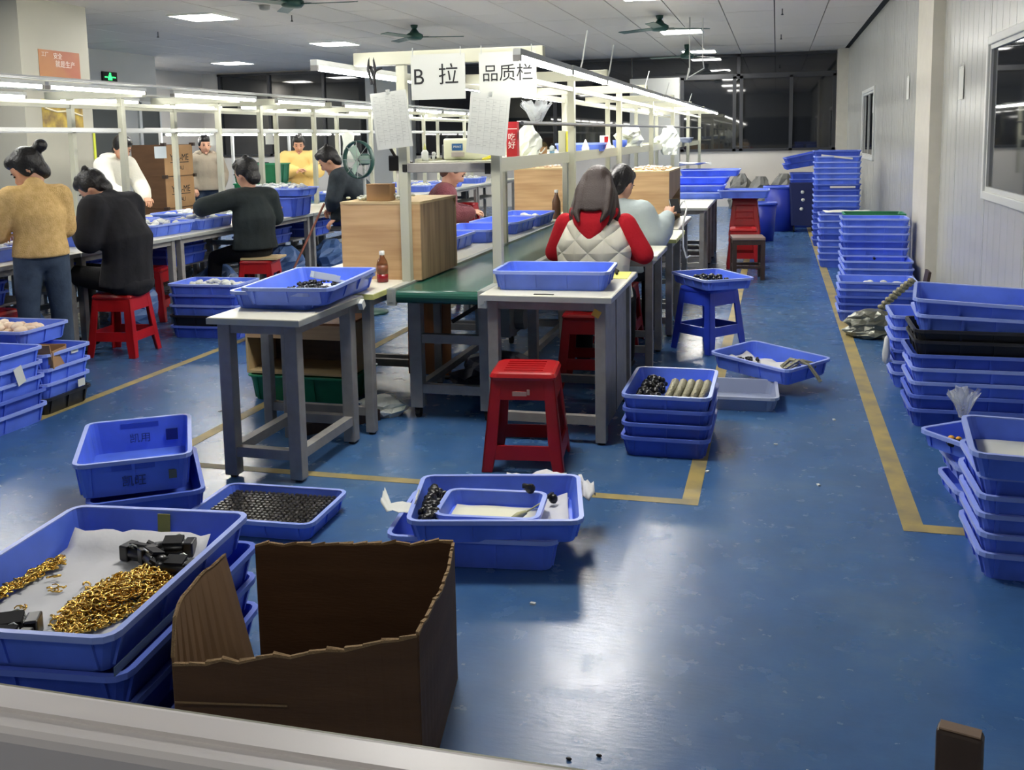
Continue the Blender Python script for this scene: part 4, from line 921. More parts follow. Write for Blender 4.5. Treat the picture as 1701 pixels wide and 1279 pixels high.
# sausage strap trays, tilted tray, pale tray
st = stack(-.485, 4.87, 4, 'of strap coils beside the right grey table', kind='std', pitch=.068, rz=PI/2, cols=['old', 'old', 'old', 'blue'], jit=.004)
for k in range(5):
    g = G(); x = -.475+k*.04
    g.tube([(x-.02, 4.68, .255), (x, 4.78, .285), (x+.004, 4.9, .292), (x-.012, 5.0, .27)], [.017, .022, .022, .014], 8)
    single('strap_coil', g, M_cloth_silver, 'silver braided coil, %s from the right in the top tray by the right table' % ('fifth', 'fourth', 'third', 'second', 'first')[k], 'coil', 'silver coils in the tray', smooth=True)
heap('black_pieces', 'black pieces heaped beside the silver coils', 'pieces', -.585, 4.87, .225, .14, .42, .075, M_black, 19, 90, .022, 0, .8)
tray(-.27, 5.68, 0, .03, 'pale grey tray on the floor under the tilted blue tray', 'shal', 'grey')
tray(-.02, 6.12, .088, -.7, 'tilted blue tray with white liner resting on the pale grey tray', 'std', 'blue', rot=(math.radians(2), math.radians(1.5), -.68))
sheet('tissue_liner', 'white tissue lining the tilted blue tray in the aisle', 'tissue', -.05, 6.13, .103, .46, .28, .03, 8, -.68, M_tissue, 31, .03)
heap('black_beads', 'black pieces in the tilted tray in the aisle', 'beads', -.15, 6.16, .135, .15, .1, .02, M_black, 29, 26, .012, 0, .8)
single('silver_straps', G().tube([(-.1, 0, .01), (-.05, .03, .05), (.03, .0, .04), (.09, .04, .01)], .014).tube([(-.08, -.04, .01), (0, -.03, .06), (.06, -.05, .03), (.12, -.08, -.05)], .012).tube([(-.06, .06, .01), (.02, .05, .04), (.1, .06, .02)], .012), M_cloth_silver, 'loose silver straps hanging over the end of the tilted tray', 'straps', None, (.15, 5.96, .14), kind='stuff')

# ---------------------------------------------------------------- foreground
KIND['big'] = (.76, .56, .105, .025)
BX, BY, BA = -1.785, 2.19, math.radians(96)
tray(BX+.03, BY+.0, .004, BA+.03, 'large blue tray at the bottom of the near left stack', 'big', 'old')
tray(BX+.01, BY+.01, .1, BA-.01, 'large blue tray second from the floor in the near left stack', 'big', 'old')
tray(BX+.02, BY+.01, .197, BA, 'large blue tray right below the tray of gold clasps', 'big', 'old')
tray(BX, BY, .295, BA, 'large blue tray of gold clasps in the near left corner', 'big', 'blue')
def bl(u, v, z): # a point in the big tray: u across (to the right), v away from the camera
    c, s = math.cos(BA-PI/2), math.sin(BA-PI/2)
    return (BX+u*c-v*s, BY+u*s+v*c, z+.045)
sheet('tissue_liner', 'white tissue lining the large tray of gold clasps', 'tissue', *bl(-.02, -.02, .2565), .64, .44, .014, 14, BA, M_tissue, 41, .05)
def clasp_mesh():
    g = G(); n = 7
    g.tube([(.011*math.cos(a), .007*math.sin(a), 0) for a in [k*1.75*PI/n-.3 for k in range(n+1)]], .0022, 4)
    g.tube([(.011, 0, 0), (.019, .002, 0)], .0026, 4)
    return g
cg = clasp_mesh(); cm = cg.mesh('gold_clasp', M_gold, True)
rnd = random.Random(5); big = G(); cnt = 0
def place_clasp(u, v, z, single_):
    global cnt
    mm = Matrix.Rotation(rnd.uniform(0, 6.3), 3, 'Z') @ Matrix.Rotation(rnd.uniform(-.9, .9), 3, 'X')
    s = rnd.uniform(.9, 1.4)
    if single_:
        o = link('gold_clasp', cm, None, bl(u, v, z), mm.to_euler()); o.scale = (s, s, s)
        tag(o, 'small gold lobster clasp lying loose in the near left tray', 'clasp', 'loose gold clasps')
    else:
        p0 = Vector(bl(u, v, z)); big.add([p0+mm @ (Vector(p)*s) for p in cg.v], cg.f)
for k in range(620):
    while True:
        u, v = rnd.uniform(-1, 1), rnd.uniform(-1, 1)
        if u*u+v*v < 1: break
    d = 1-math.sqrt(u*u+v*v)
    place_clasp(.105+u*.105+v*.04, -.03+v*.2, .2745+rnd.uniform(0, .045)*min(1, d*1.8), False)
for k in range(190):
    v = rnd.uniform(-.27, .16)
    place_clasp(-.205-rnd.uniform(0, .026)+.02*math.sin(v*9), v, .276+rnd.uniform(0, .014), False)
o = single('gold_clasp_pile', big.mesh('gold_clasp_pile', M_gold, True), None, 'pile of gold lobster clasps on the white tissue in the near left tray', 'clasps', kind='stuff')
for u, v in ((-.1, -.02), (-.09, -.015), (-.115, .0), (-.13, -.13), (-.12, -.125), (-.02, -.24), (.0, -.25), (-.04, -.2), (.13, .19), (.02, .1), (-.15, .06), (.0, -.05), (-.03, .02), (.19, .16)):
    place_clasp(u, v, .276, True)
def charm(label, u, v, z, a, s=1):
    t = thing('black_charm', label, 'charm', bl(u, v, z), a); t.scale = (s, s, s)
    part('barrel', G().rings([[(x, r*math.cos(2*PI*i/12)*1.1, .022+r*math.sin(2*PI*i/12)) for i in range(12)] for x, r in ((-.055, .02), (-.03, .023), (.03, .023), (.034, .021))]), M_black, t, True)
    part('end_block', G().box(.032, -.026, .0, .062, .026, .046), M_black, t, bevel=.004)
    part('bow', G().obox((0, 0, .047), (.028, .018, .004), Matrix.Rotation(.3, 3, 'X')).obox((-.05, .0, .03), (.03, .008, .004), Matrix.Rotation(.5, 3, 'Y')), M_blackm, t)
    part('wire', G().tube([(.012+.022*math.cos(q), .024*math.sin(q), .026+.03*math.sin(q)) for q in [k*PI/6 for k in range(8)]], .0025, 5), M_alu, t, label='bright metal wire')
charm('black metal charm with a bright wire nearest the corner of the gold clasp tray', -.055, -.27, .268, .5, 1.15)
charm('half hidden black charm against the near rim of the gold clasp tray', -.03, -.325, .272, .2)
charm('black charm lying at the left of the group behind the gold clasps', .03, .205, .268, 3.0)
charm('black charm farthest back in the group behind the gold clasps', .11, .245, .27, .3)
charm('black charm in the middle of the group behind the gold clasps', .10, .155, .275, 2.6)
charm('black charm pressed against the right rim behind the gold clasps', .185, .115, .27, .1)
single('yellow_tape', G().obox((0, 0, 0), (.02, .0015, .042)), mat('yellow_tape', (150, 150, 70), .5), 'yellow tape strip stuck inside the back rim of the gold clasp tray', 'tape', None, bl(.02, .358, .306), (-.08, 0, BA-PI/2))
single('clear_tape', G().obox((0, 0, 0), (.0012, .16, .011)), mat('dull_tape', (92, 110, 130), .3), 'dull clear tape along the right side of the near left crates', 'tape', None, bl(.287, -.22, .268), (0, 0, BA-PI/2))
# printed deep crate
KIND['deep'] = (.61, .42, .145, .016)
tray(-2.55, 3.5, .004, math.radians(-54), 'blue crate under the printed crate on the left floor', 'deep', 'old')
t = tray(-2.59, 3.51, .152, math.radians(-57), 'empty blue crate printed with dark characters on the left floor', 'deep', 'blue')
for s, (dx, dy, dz, rx, rz_) in (('凯旺', (.311, -.0, .055, PI/2, PI/2)),) :
    link('lettering', text_mesh(s, .046, mat('dark_blue_ink', (42, 58, 128), .8)), t, (dx-.006, dy, dz), (rx-.11, 0, rz_))
o = link('lettering', text_mesh('凯用', .046, MATS['dark_blue_ink']), t, (-.281, 0, .06), (PI/2, 0, PI/2))
for s in (-1, 1): part('handle_recess', G().box(s*.302-.006, -.08, .105, s*.302+.006, .08, .128), M_blue_old, t)
o = part('sticker', G().box(.298, .13, .05, .306, .16, .085), mat('olive_sticker', (96, 104, 96), .6), t)
part('inner_sticker', G().box(-.288, .11, .04, -.281, .16, .09), mat('dark_blue_patch', (26, 40, 118), .5), t)
# bead tray on the floor
tray(-1.965, 3.47, .002, .04, 'blue floor tray filled with rows of dark beads', 'low', 'blue')
sheet('paper_liner', 'dark paper under the rows of beads in the floor tray', 'paper', -1.965, 3.47, .024, .47, .32, .002, 3, .04, mat('dark_paper', (44, 46, 54), .7), 2)
bm_ = G().lathe([(.0085, 0), (.0098, .004), (.0098, .026), (.007, .031), (.003, .031)], n=7).mesh('dark_bead', mat('gunmetal_bead', (104, 100, 96), .28, .8))
c_, s_ = math.cos(.04), math.sin(.04)
for i in range(22):
    for j in range(13):
        u, v = (i-10.5)*.0208+random.uniform(-.002, .002), (j-6)*.0258+random.uniform(-.002, .002)
        o = link('dark_bead', bm_, None, (-1.965+u*c_-v*s_, 3.47+u*s_+v*c_, .028), (0, 0, random.uniform(0, 1)))
        tag(o, 'small dark metal bead standing in a row in the floor tray', 'bead', 'dark beads in the floor tray')
# centre trays
CX, CY, CA = -.98, 3.41, .22
tray(CX-.07, CY+.02, .002, .12, 'blue tray under the open tray with black charms in the centre', 'wide3', 'blue')
tray(CX, CY, .112, CA, 'open blue tray with black charms and a smaller tray in the centre', 'ctr', 'blue')
def cl(u, v, z): return (CX+u*math.cos(CA)-v*math.sin(CA), CY+u*math.sin(CA)+v*math.cos(CA), z+.031)
sheet('tissue_liner', 'white tissue under the small inner tray in the centre', 'tissue', *cl(.0, 0, .0885), .52, .38, .008, 10, CA, M_tissue, 51, .02)
KIND['inner'] = (.36, .26, .06, .01)
tray(*cl(-.02, -.045, .102), CA-.12, 'small pale blue tray with cream paper inside the centre tray', 'inner', 'blue')
sheet('paper_liner', 'cream paper lining the small inner tray in the centre', 'paper', *cl(-.02, -.045, .108), .31, .21, .004, 6, CA-.12, mat('cream_paper', (232, 230, 204), .8), 52)
heap('black_charms', 'small black charms heaped at the left end of the centre tray', 'charms', *cl(-.245, -.02, .095), .1, .36, .085, M_black, 61, 110, .02, CA, .8)
for k, (u, v) in enumerate(((.02, .14), (.09, .145), (.155, .10), (.205, .10), (.12, .045))):
    g = G(); g.ball((0, 0, .02), (.02, .016, .02), 8, 5); g.obox((.012, 0, .03), (.018, .006, .008), Matrix.Rotation(.6*k, 3, 'Z'))
    single('black_charm', g, M_black, ('leftmost of the loose black charms at the back of the centre tray', 'second loose black charm at the back of the centre tray', 'third loose black charm at the back of the centre tray', 'black charm nearest the right end of the centre tray', 'black charm on the corner of the small inner tray')[k], 'charm', None, cl(u, v, .103 if k < 4 else .163), (0, 0, k*.9), True)
single('beige_tassel', G().tube([(-.05, -.012, .0), (-.01, 0, .008), (.02, .006, .014)], [.008, .014, .008], 8).tube([(.02, .006, .014), (.09, .03, .03)], .003), mat('beige_thread', (186, 184, 132), .7), 'beige tassel with a thin stem lying on the small inner tray', 'tassel', None, cl(.09, -.09, .125), (0, 0, CA+.4), True)
sheet('tissue_scrap', 'white tissue poking out behind the centre tray', 'tissue', *cl(.14, .275, .12), .24, .08, .05, 6, CA, M_tissue, 55)
sheet('tissue_scrap', 'white tissue sticking out at the right corner of the centre tray', 'tissue', *cl(.335, .16, .12), .06, .16, .05, 5, CA, M_tissue, 56)
sheet('paper_curl', 'curled white paper sticking out at the left of the centre trays', 'paper', *cl(-.36, -.03, .13), .13, .1, .02, 6, CA, M_paper, 57, .05)
# torn carton in front
def carton_open():
    t = thing('torn_carton', 'large dark brown cardboard carton with torn open top in front', 'carton', (-1.09, 2.2, 0), .17)
    rnd = random.Random(9)
    def wall(p0, p1, h0, h1, name, bow=0, n=14, jag=.006, slot=None):
        p0, p1 = Vector((*p0, 0)), Vector((*p1, 0)); d = (p1-p0); nr = Vector((-d.y, d.x, 0)).normalized(); g = G(); th = .006
        rows = []
        for i in range(n+1):
            a = i/n; base = p0+d*a; h = h0+(h1-h0)*a+rnd.uniform(-jag, jag); out = nr*bow*math.sin(PI*a)
            rows.append([base-nr*th/2, base+nr*th/2, base+out+nr*th/2+Vector((0, 0, h)), base+out-nr*th/2+Vector((0, 0, h))])
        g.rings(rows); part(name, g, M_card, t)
        e = G()
        for i in range(n):
            a, b = rows[i], rows[i+1]
            e.rings([[a[3]-nr*.001, a[2]+nr*.001, a[2]+nr*.001+Vector((0, 0, .006+rnd.uniform(0, .006))), a[3]-nr*.001+Vector((0, 0, .006+rnd.uniform(0, .006)))], [b[3]-nr*.001, b[2]+nr*.001, b[2]+nr*.001+Vector((0, 0, .005)), b[3]-nr*.001+Vector((0, 0, .005))]])
        part('torn_edge', e, M_card_edge, t)
    x0, x1, y0, y1 = -.29, .285, -.275, .27
    wall((x0, y0), (x1, y0), .325, .41, 'front_wall', -.02)
    wall((x1, y0), (x1, y1), .42, .40, 'right_wall', -.015)
    wall((x1, y1), (-.285, y1), .40, .385, 'back_wall', .0)
    # the left wall leans outwards and is torn free from the back wall
    g = G(); rs = []
    for i in range(11):
        a = i/10; y = y0+(y1-.015-y0)*a; h = .44-.08*a-.10*max(0, .12-a)/.12+rnd.uniform(-.004, .004); lean = .32*a; 
        rs.append([(x0-.003-lean*.0, y, 0), (x0+.003, y, 0), (x0+.003-lean*.25-.02*math.sin(PI*a), y, h), (x0-.003-lean*.25-.02*math.sin(PI*a), y, h)])
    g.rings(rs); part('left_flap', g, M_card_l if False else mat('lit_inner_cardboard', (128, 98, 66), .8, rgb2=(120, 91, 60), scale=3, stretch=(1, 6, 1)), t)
    e = G()
    for i in range(10):
        a, b = rs[i], rs[i+1]
        e.add([(a[2][0]+.002, a[2][1], a[2][2]), (a[3][0]-.002, a[3][1], a[3][2]), (b[3][0]-.002, b[3][1], b[3][2]), (b[2][0]+.002, b[2][1], b[2][2]), (a[2][0], a[2][1], a[2][2]+.006), (b[2][0], b[2][1], b[2][2]+.004)], [(0, 1, 2, 3), (0, 4, 5, 3), (1, 4, 5, 2), (0, 1, 4), (3, 2, 5)])
    part('torn_edge', e, M_card_edge, t)
    part('floor_panel', G().box(x0+.01, y0+.01, .001, x1-.01, y1-.01, .006), M_card, t)
    part('crease', G().box(x0+.01, y0-.0265, .248, x1-.3, y0-.0245, .252), M_card_edge, t)
carton_open()
t = thing('wooden_chair_post', 'dark brown wooden chair post rising at the bottom right corner', 'chair post', (.2155, 1.16, 0), -.28)
part('upright', G().box(-.025, -.012, 0, .025, .012, .835), M_wood_dark, t, bevel=.005)
part('cut_end', G().box(-.022, -.009, .8345, .022, .009, .8365), mat('worn_wood_end', (146, 122, 104), .6), t)
# litter on the floor
for k, (x, y, lb) in enumerate(((.02, 4.9, 'by the yellow cross tape'), (-.28, 4.43, 'beside the corner of the yellow tape'), (.2, 4.35, 'between the two yellow tapes'), (-.75, 3.0, 'before the centre trays'), (-3.05, 4.9, 'near the left grey table'), (.32, 5.4, 'near the second wall pile'), (.1, 2.3, 'in the near right foreground'), (-2.2, 4.9, 'by the left table foot'))):
    single('paper_scrap', G().obox((0, 0, .003), (.009, .006, .003), Matrix.Rotation(k, 3, 'Z')), M_paper, 'tiny white paper scrap on the floor '+lb, 'scrap', None, (x, y, .0))
for k, (x, y) in enumerate(((-1.99, 2.93), (-2.06, 3.02))):
    single('white_hook', G().tube([(-.02, 0, .006), (.0, .012, .03), (.025, .005, .02), (.03, -.01, .006)], .006), M_white, ('small white plastic hook on the floor in the gap beside the torn carton', 'small white plastic hook on the floor behind the torn carton flap')[k], 'hook', None, (x, y, 0), (0, 0, k))
single('thread_scrap', G().tube([(-.03, .0, .002), (.0, -.004, .002), (.03, -.012, .002)], .0016), M_paper, 'thin white thread on the floor in the near right foreground', 'thread', None, (-.02, 1.62, 0))
for k, (x, y) in enumerate(((-.47, 2.22), (-.4, 2.25))):
    single('dark_crumb', G().ball((0, 0, .004), (.008, .004, .004), 6, 4), M_blackm, ('left dark crumb on the bright floor streak', 'right dark crumb on the bright floor streak')[k], 'crumb', None, (x, y, 0))
# notices, posters, exit sign
for k, (y, z, lb) in enumerate(((11.55, 1.985, 'white notice on the wall just before the pillar'), (8.32, 1.88, 'white notice on the wall between pillar and near window'), (15.5, 1.92, 'farthest white notice beside the small wall window'))):
    t = thing('wall_notice', lb, 'paper', (XR-.001, y, z)); part('sheet', G().box(-.0025, -.1, -.125, -.0005, .1, .125), M_paper, t); part('tape', G().box(-.0032, -.09, .11, -.0025, -.05, .15).box(-.0032, .05, .11, -.0025, .09, .15), M_film, t)
t = thing('wall_poster', 'orange brown poster with white lettering high on the left pillar', 'poster', (-8.099, 10.04, 2.465))
part('sheet', G().box(0, -.345, -.155, .003, .345, .155), mat('orange_poster', (176, 118, 66), .5, rgb2=(164, 84, 60), scale=1.2), t)
for s, y, z, sz in (('安全', -.03, .09, .075), ('就是生产', .09, .0, .085), ('工厂', -.24, .1, .06)): link('lettering', text_mesh(s, sz, M_white_ink), t, (.004, y, z), (PI/2, 0, PI/2))
t = thing('wall_poster', 'yellow gold picture poster lower on the left pillar', 'poster', (-8.099, 10.03, 1.9))
part('sheet', G().box(0, -.345, -.16, .003, .345, .16), mat('gold_picture', (196, 168, 62), .5, rgb2=(120, 96, 50), scale=7), t)
part('white_swirl', G().tube([(.004, -.3, .06), (.004, -.1, .02), (.004, .1, .03), (.004, .33, -.02)], .012), mat('cream_print', (232, 222, 190), .6), t)
t = thing('exit_sign', 'green glowing exit sign on the grey wall block', 'exit sign', (-11.39, 15.35, 2.72))
part('case', G().box(-.005, -.2, -.085, .03, .2, .085), M_blackm, t, bevel=.01)
part('glow_figure', G().box(.031, -.06, -.06, .034, .05, .0).box(.031, -.04, .0, .034, .03, .03).ball((.032, .0, .05), (.004, .025, .022)).box(.031, -.15, -.02, .034, -.07, .0).box(.031, .06, -.02, .034, .15, .0), M_exitg, t)
t = thing('wall_box', 'grey electrical box left of the green exit sign', 'electrical box', (-11.39, 14.6, 2.72)); part('case', G().box(0, -.15, -.14, .08, .15, .14), M_steel, t, bevel=.008); part('lid', G().box(.08, -.12, -.11, .09, .12, .11), M_alu, t)
t = thing('broom', 'long reddish broom the sweeping worker pushes under the left benches', 'broom', (-4.6, 9.4, 0))
part('handle', G().cyl((.05, .1, .88), (-.30, -.14, .06), .012, n=8), mat('reddish_wood', (162, 104, 84), .5), t); part('head', G().obox((-.31, -.15, .06), (.13, .025, .03), Matrix.Rotation(.6, 3, 'Z')), M_red, t); o = part('bristles', G().obox((-.31, -.15, .02), (.125, .02, .02), Matrix.Rotation(.6, 3, 'Z')), mat('bristle', (80, 50, 46), .8), t)
single('dustpan_handle', G().cyl((0, 0, .05), (-.05, -.02, .62), .014).obox((.0, -.06, .03), (.12, .1, .008)).obox((.0, .03, .06), (.12, .006, .04)), M_red, 'red long handled dustpan beside the sweeping worker', 'dustpan', None, (-3.98, 9.3, 0))
# ---------------------------------------------------------------- people
def lim(g, pts, rad, side=(0, 1, 0), n=14, flat=False):
    pts = [Vector(p) for p in pts]; side = Vector(side); rs = []
    rad = [(r, r) if not isinstance(r, (tuple, list)) else r for r in rad]
    def ring(p, t, ra, rb):
        b = side-t*side.dot(t)
        b = b.normalized() if b.length > 1e-4 else t.orthogonal().normalized(); c = t.cross(b)
        return [p+b*ra*math.cos(2*PI*k/n)+c*rb*math.sin(2*PI*k/n) for k in range(n)]
    ts = [(pts[min(i+1, len(pts)-1)]-pts[max(i-1, 0)]).normalized() for i in range(len(pts))]
    for sgn, i in ((-1, 0), (1, len(pts)-1)):
        if flat and sgn < 0: continue
        for q in ((.85, .5), (.5, .85)) if sgn > 0 else ((.5, .85), (.85, .5)):
            ra, rb = rad[i]; r_ = ring(pts[i]+ts[i]*sgn*min(ra, rb)*q[1], ts[i], ra*q[0], rb*q[0])
            rs.append((sgn, r_))
    seq = [r for s, r in rs if s < 0]+[ring(p, t, *r) for p, t, r in zip(pts, ts, rad)]+[r for s, r in rs if s > 0]
    g.rings(seq); return g
def fuse(g, voxel=.012, smooth=4):
    me = g.mesh('tmp', M_skin); o = D.objects.new('tmp', me); COL.objects.link(o)
    r = o.modifiers.new('r', 'REMESH'); r.mode = 'VOXEL'; r.voxel_size = voxel
    s = o.modifiers.new('s', 'SMOOTH'); s.factor = .5; s.iterations = smooth
    out = D.meshes.new_from_object(o.evaluated_get(bpy.context.evaluated_depsgraph_get()))
    D.objects.remove(o); D.meshes.remove(me); out.shade_smooth(); return out
def fpart(name, g, m, parent, voxel=.014, smooth=4, label=None):
    me = fuse(g, voxel, smooth); me.materials.clear(); me.materials.append(m); me.name = name
    o = link(name, me, parent)
    if label: o['label'] = label
    return o
def hand(g, w, d, nrm, side, curl=.6):
    w, d, nrm = Vector(w), Vector(d).normalized(), Vector(nrm); nrm = (nrm-d*nrm.dot(d)).normalized(); s = d.cross(nrm)*side
    lim(g, [w-d*.01, w+d*.03, w+d*.08], [(.026, .018), (.037, .016), (.038, .013)], s, 10)
    for k, L in enumerate((.066, .074, .069, .054)):
        b = w+d*.072+s*(.027-.018*k); p = [b]; a = curl*.5; dd = d
        for f in (.5, .3, .25):
            dd = (d*math.cos(a)-nrm*math.sin(a)).normalized(); p.append(p[-1]+dd*L*f); a += curl
        lim(g, p, [.0085, .008, .0075, .006], s, 7)
    th = w+d*.02+s*.03; t1 = (d*.7+s*.6-nrm*.3).normalized(); t2 = (d*.9+s*.1-nrm*.4).normalized()
    lim(g, [th, th+t1*.035, th+t1*.035+t2*.03], [.011, .0095, .0075], nrm, 7)
def person(name_label, loc, heading, J, c, group=None):
    t = thing('person', name_label, 'person', (loc[0], loc[1], loc[2] if len(loc) > 2 else 0), math.radians(heading), group)
    V = Vector; pel, ch, nb, hc = V(J['pel']), V(J['ch']), V(J['nb']), V(J['hd'])
    hd = V(J['look']).normalized(); hs = V((0, 0, 1)).cross(hd).normalized(); hu = hd.cross(hs)
    hm = Matrix((hd, hs, hu)).transposed()
    hz = J.get('hz', 1.1)
    def H(x, y, z): return hc+hm @ (V((x, y, z))*hz)
    def hball(g, c_, r, n=14, m=9):
        q = G().ball((0, 0, 0), r, n, m); g.add([H(*(V(c_)+V(p))) for p in q.v], q.f)
    up = (nb-pel).normalized()
    sw = J.get('sw', .17); sh = {}
    for s, k in ((1, 'L'), (-1, 'R')):
        sh[k] = V(J['sh'+k]) if 'sh'+k in J else nb+V((0, s*sw, 0))-up*.055
    arm = {k: [sh[k], V(J['el'+k]), V(J['wr'+k])] for k in 'LR'}
    hip = {k: pel+V((0, s*.085, -.03)) for s, k in ((1, 'L'), (-1, 'R'))}
    leg = {k: [hip[k], V(J['kn'+k]), V(J['an'+k])] for k in 'LR'}
    # body: one continuous surface
    g = G()
    hball(g, (0, 0, .015), (.093, .075, .105)); hball(g, (.035, 0, -.055), (.055, .052, .055)); hball(g, (.05, 0, -.03), (.045, .058, .05))
    hball(g, (.1, 0, -.02), (.018, .013, .026), 8, 6); hball(g, (.085, 0, -.095), (.02, .022, .016), 8, 6)
    for s in (-1, 1): hball(g, (-.005, s*.077, -.01), (.02, .008, .03), 8, 6)
    lim(g, [nb-up*.05, nb+up*.02, H(-.02, 0, -.05)], [.062, .052, .05])
    lim(g, [pel, pel.lerp(ch, .5), ch, nb-up*.06], [(.14, .1), (.125, .09), (.14, .095), (.09, .07)])
    for k in 'LR':
        lim(g, [nb-up*.07, arm[k][0]], [.06, .05]); lim(g, [arm[k][0], arm[k][0].lerp(arm[k][1], .5), arm[k][1]], [.048, .043, .037]); lim(g, [arm[k][1], arm[k][1].lerp(arm[k][2], .4), arm[k][2]], [.037, .036, .025])
        lim(g, [leg[k][0], leg[k][0].lerp(leg[k][1], .5), leg[k][1]], [.08, .07, .053]); lim(g, [leg[k][1], leg[k][1].lerp(leg[k][2], .35), leg[k][2]], [.052, .05, .034])
    me = fuse(g, .012, 3)
    hg = G()
    for s, k in ((1, 'L'), (-1, 'R')):
        d = V(J['hand'+k]) if 'hand'+k in J else (arm[k][2]-arm[k][1])
        hand(hg, arm[k][2], d, J.get('palm'+k, (0, 0, 1)), -s, J.get('curl', .6))
    bm = bmesh.new(); bm.from_mesh(me); m2 = hg.mesh('h', M_skin, True); bm.from_mesh(m2); bm.to_mesh(me); bm.free(); D.meshes.remove(m2)
    me.materials.clear(); me.materials.append(M_skin); me.shade_smooth(); me.name = 'body'
    link('body', me, t)
    for s in (-1, 1):
        g = G(); hball(g, (.083, s*.03, .012), (.008, .011, .006), 8, 5); part('eye', g, M_blackm, t, True)
        g = G(); hball(g, (.085, s*.031, .034), (.007, .018, .004), 8, 5); part('eyebrow', g, M_hair, t, True)
    g = G(); hball(g, (.086, 0, -.066), (.008, .022, .005), 8, 5); part('mouth', g, mat('lips', (150, 82, 76), .5), t, True)
    # hair
    g = G(); hair = J.get('hair', 'short'); hmat = c.get('hair', M_hair)
    hball(g, (-.022, 0, .035), (.096, .087, .1), 16, 10); hball(g, (.035, 0, .085), (.055, .066, .045)); hball(g, (-.05, 0, -.035), (.05, .07, .075))
    if hair == 'bun':
        hball(g, (-.145, 0, .06), (.043, .043, .04)); hball(g, (-.06, 0, .05), (.06, .06, .06))
        for s in (-1, 1): hball(g, (.0, s*.07, .0), (.04, .014, .05), 8, 6)
    if hair == 'long':
        for s in (-1, 1):
            for q in range(3): lim(g, [H(-.02-.02*q, s*.06, .05), H(-.03-.03*q, s*(.10-.008*q), -.06), H(-.02-.05*q, s*(.125-.02*q), -.17-.02*q), H(-.01-.06*q, s*(.12-.03*q), -.25-.01*q)], [.026, .03, .026, .01])
        lim(g, [H(-.05, 0, .06), H(-.085, 0, -.06), H(-.115, 0, -.15), H(-.13, 0, -.2)], [(.07, .05), (.1, .045), (.1, .03), (.06, .012)])
    if hair == 'tail': lim(g, [H(-.08, 0, .05), H(-.12, 0, -.03), H(-.12, 0, -.18)], [.04, .045, .02])
    if hair == 'short':
        for s in (-1, 1): hball(g, (-.01, s*.07, .025), (.05, .018, .05), 10, 6)
        rnd = random.Random(3)
        for k in range(10): hball(g, (rnd.uniform(-.08, .06), rnd.uniform(-.05, .05), .115), (.025, .02, .018), 7, 5)
    fpart('hair', g, hmat, t, .009, 2)
    # top
    T = c.get('thick', .02); hem = J.get('hem', .08); g = G()
    dn = (pel-ch).normalized()
    hips_end = pel+dn*hem
    tw = c.get('tw', 1.0)
    lim(g, [hips_end, pel, pel.lerp(ch, .5), ch, nb-up*.05, nb+up*.0], [((.172+T)*tw, .122+T), ((.166+T)*tw, .118+T), ((.145+T)*tw, .105+T), ((.16+T)*tw, .11+T), (.12+T, .085+T), (.056+T*.4, .054+T*.4)], flat=True)
    if not c.get('sleeveless'):
        for k in 'LR':
            a = arm[k]; st = c.get('sl', 1)
            lim(g, [nb-up*.06, a[0]], [.075+T, .06+T]); w_ = a[1].lerp(a[2], .93)
            lim(g, [a[0], a[0].lerp(a[1], .5), a[1]], [(.058+T)*st, (.05+T)*st, (.046+T)*st]); lim(g, [a[1], a[1].lerp(w_, .5), w_], [(.046+T)*st, (.044+T)*st, (.034+T*.6)])
    if c.get('collar'): lim(g, [nb-up*.03, nb+up*.02], [.074, .066])
    fpart('top', g, c['top'], t, .013, 4)
    if c.get('coat'):
        g = G(); lim(g, [pel+V(c['coat']), pel+V((-.05, 0, -.04)), pel], [(.19, .1), (.2, .14), (.17, .13)]); fpart('coat_skirt', g, c['top'], t)
    if c.get('hood'):
        g = G(); b = nb+V((-.03, 0, .0))
        for k in range(9):
            a = PI*.35+PI*1.3*k/8; q = b+V((math.cos(a)*.095, math.sin(a)*.12, .025+.02*math.cos(a))); q2 = b+V((math.cos(a+.3)*.095, math.sin(a+.3)*.12, .025+.02*math.cos(a+.3)))
            lim(g, [q, q2], [.042, .042], (0, 0, 1), 9)
        lim(g, [b+V((-.075, 0, .05)), b+V((-.125, 0, -.04)), b+V((-.15, 0, -.13))], [(.135, .035), (.11, .035), (.04, .022)])
        fpart('hood', g, c['hood'], t, .011, 3)
    if c.get('sleeve'):
        for k in 'LR':
            g = G(); a = arm[k]; w_ = a[1].lerp(a[2], .93)
            lim(g, [a[0]+up*.0, a[0].lerp(a[1], .5), a[1]], [.072, .066, .062]); lim(g, [a[1], a[1].lerp(w_, .5), w_], [.062, .056, .04]); fpart('sleeve', g, c['sleeve'], t)
    if c.get('hemband'):
        g = G(); lim(g, [hips_end-dn*.01, hips_end+dn*.03], [((.155+T)*tw, .113+T), (.148+T, .108+T)]); fpart('hem_band', g, c['hemband'], t)
    # trousers and shoes
    g = G(); lim(g, [pel+V((0, 0, .06)), pel+V((0, 0, -.06))], [(.138, .105), (.142, .112)])
    for k in 'LR':
        a = leg[k]; lim(g, [a[0], a[0].lerp(a[1], .5), a[1]], [.09, .085, .07]); lim(g, [a[1], a[1].lerp(a[2], .5), a[2]+V((0, 0, .02))], [.07, .065, .058])
    fpart('trousers', g, c['pants'], t)
    for k in 'LR':
        a = leg[k][2]; g = G(); lim(g, [a+V((-.04, 0, -.035)), a+V((.06, 0, -.04)), a+V((.15, 0, -.05))], [(.038, .035), (.045, .032), (.04, .022)]); lim(g, [a+V((0, 0, .02)), a+V((0, 0, -.03))], [.045, .042])
        fpart('shoe', g, c.get('shoe', M_blackm), t, .011, 2)
    return t
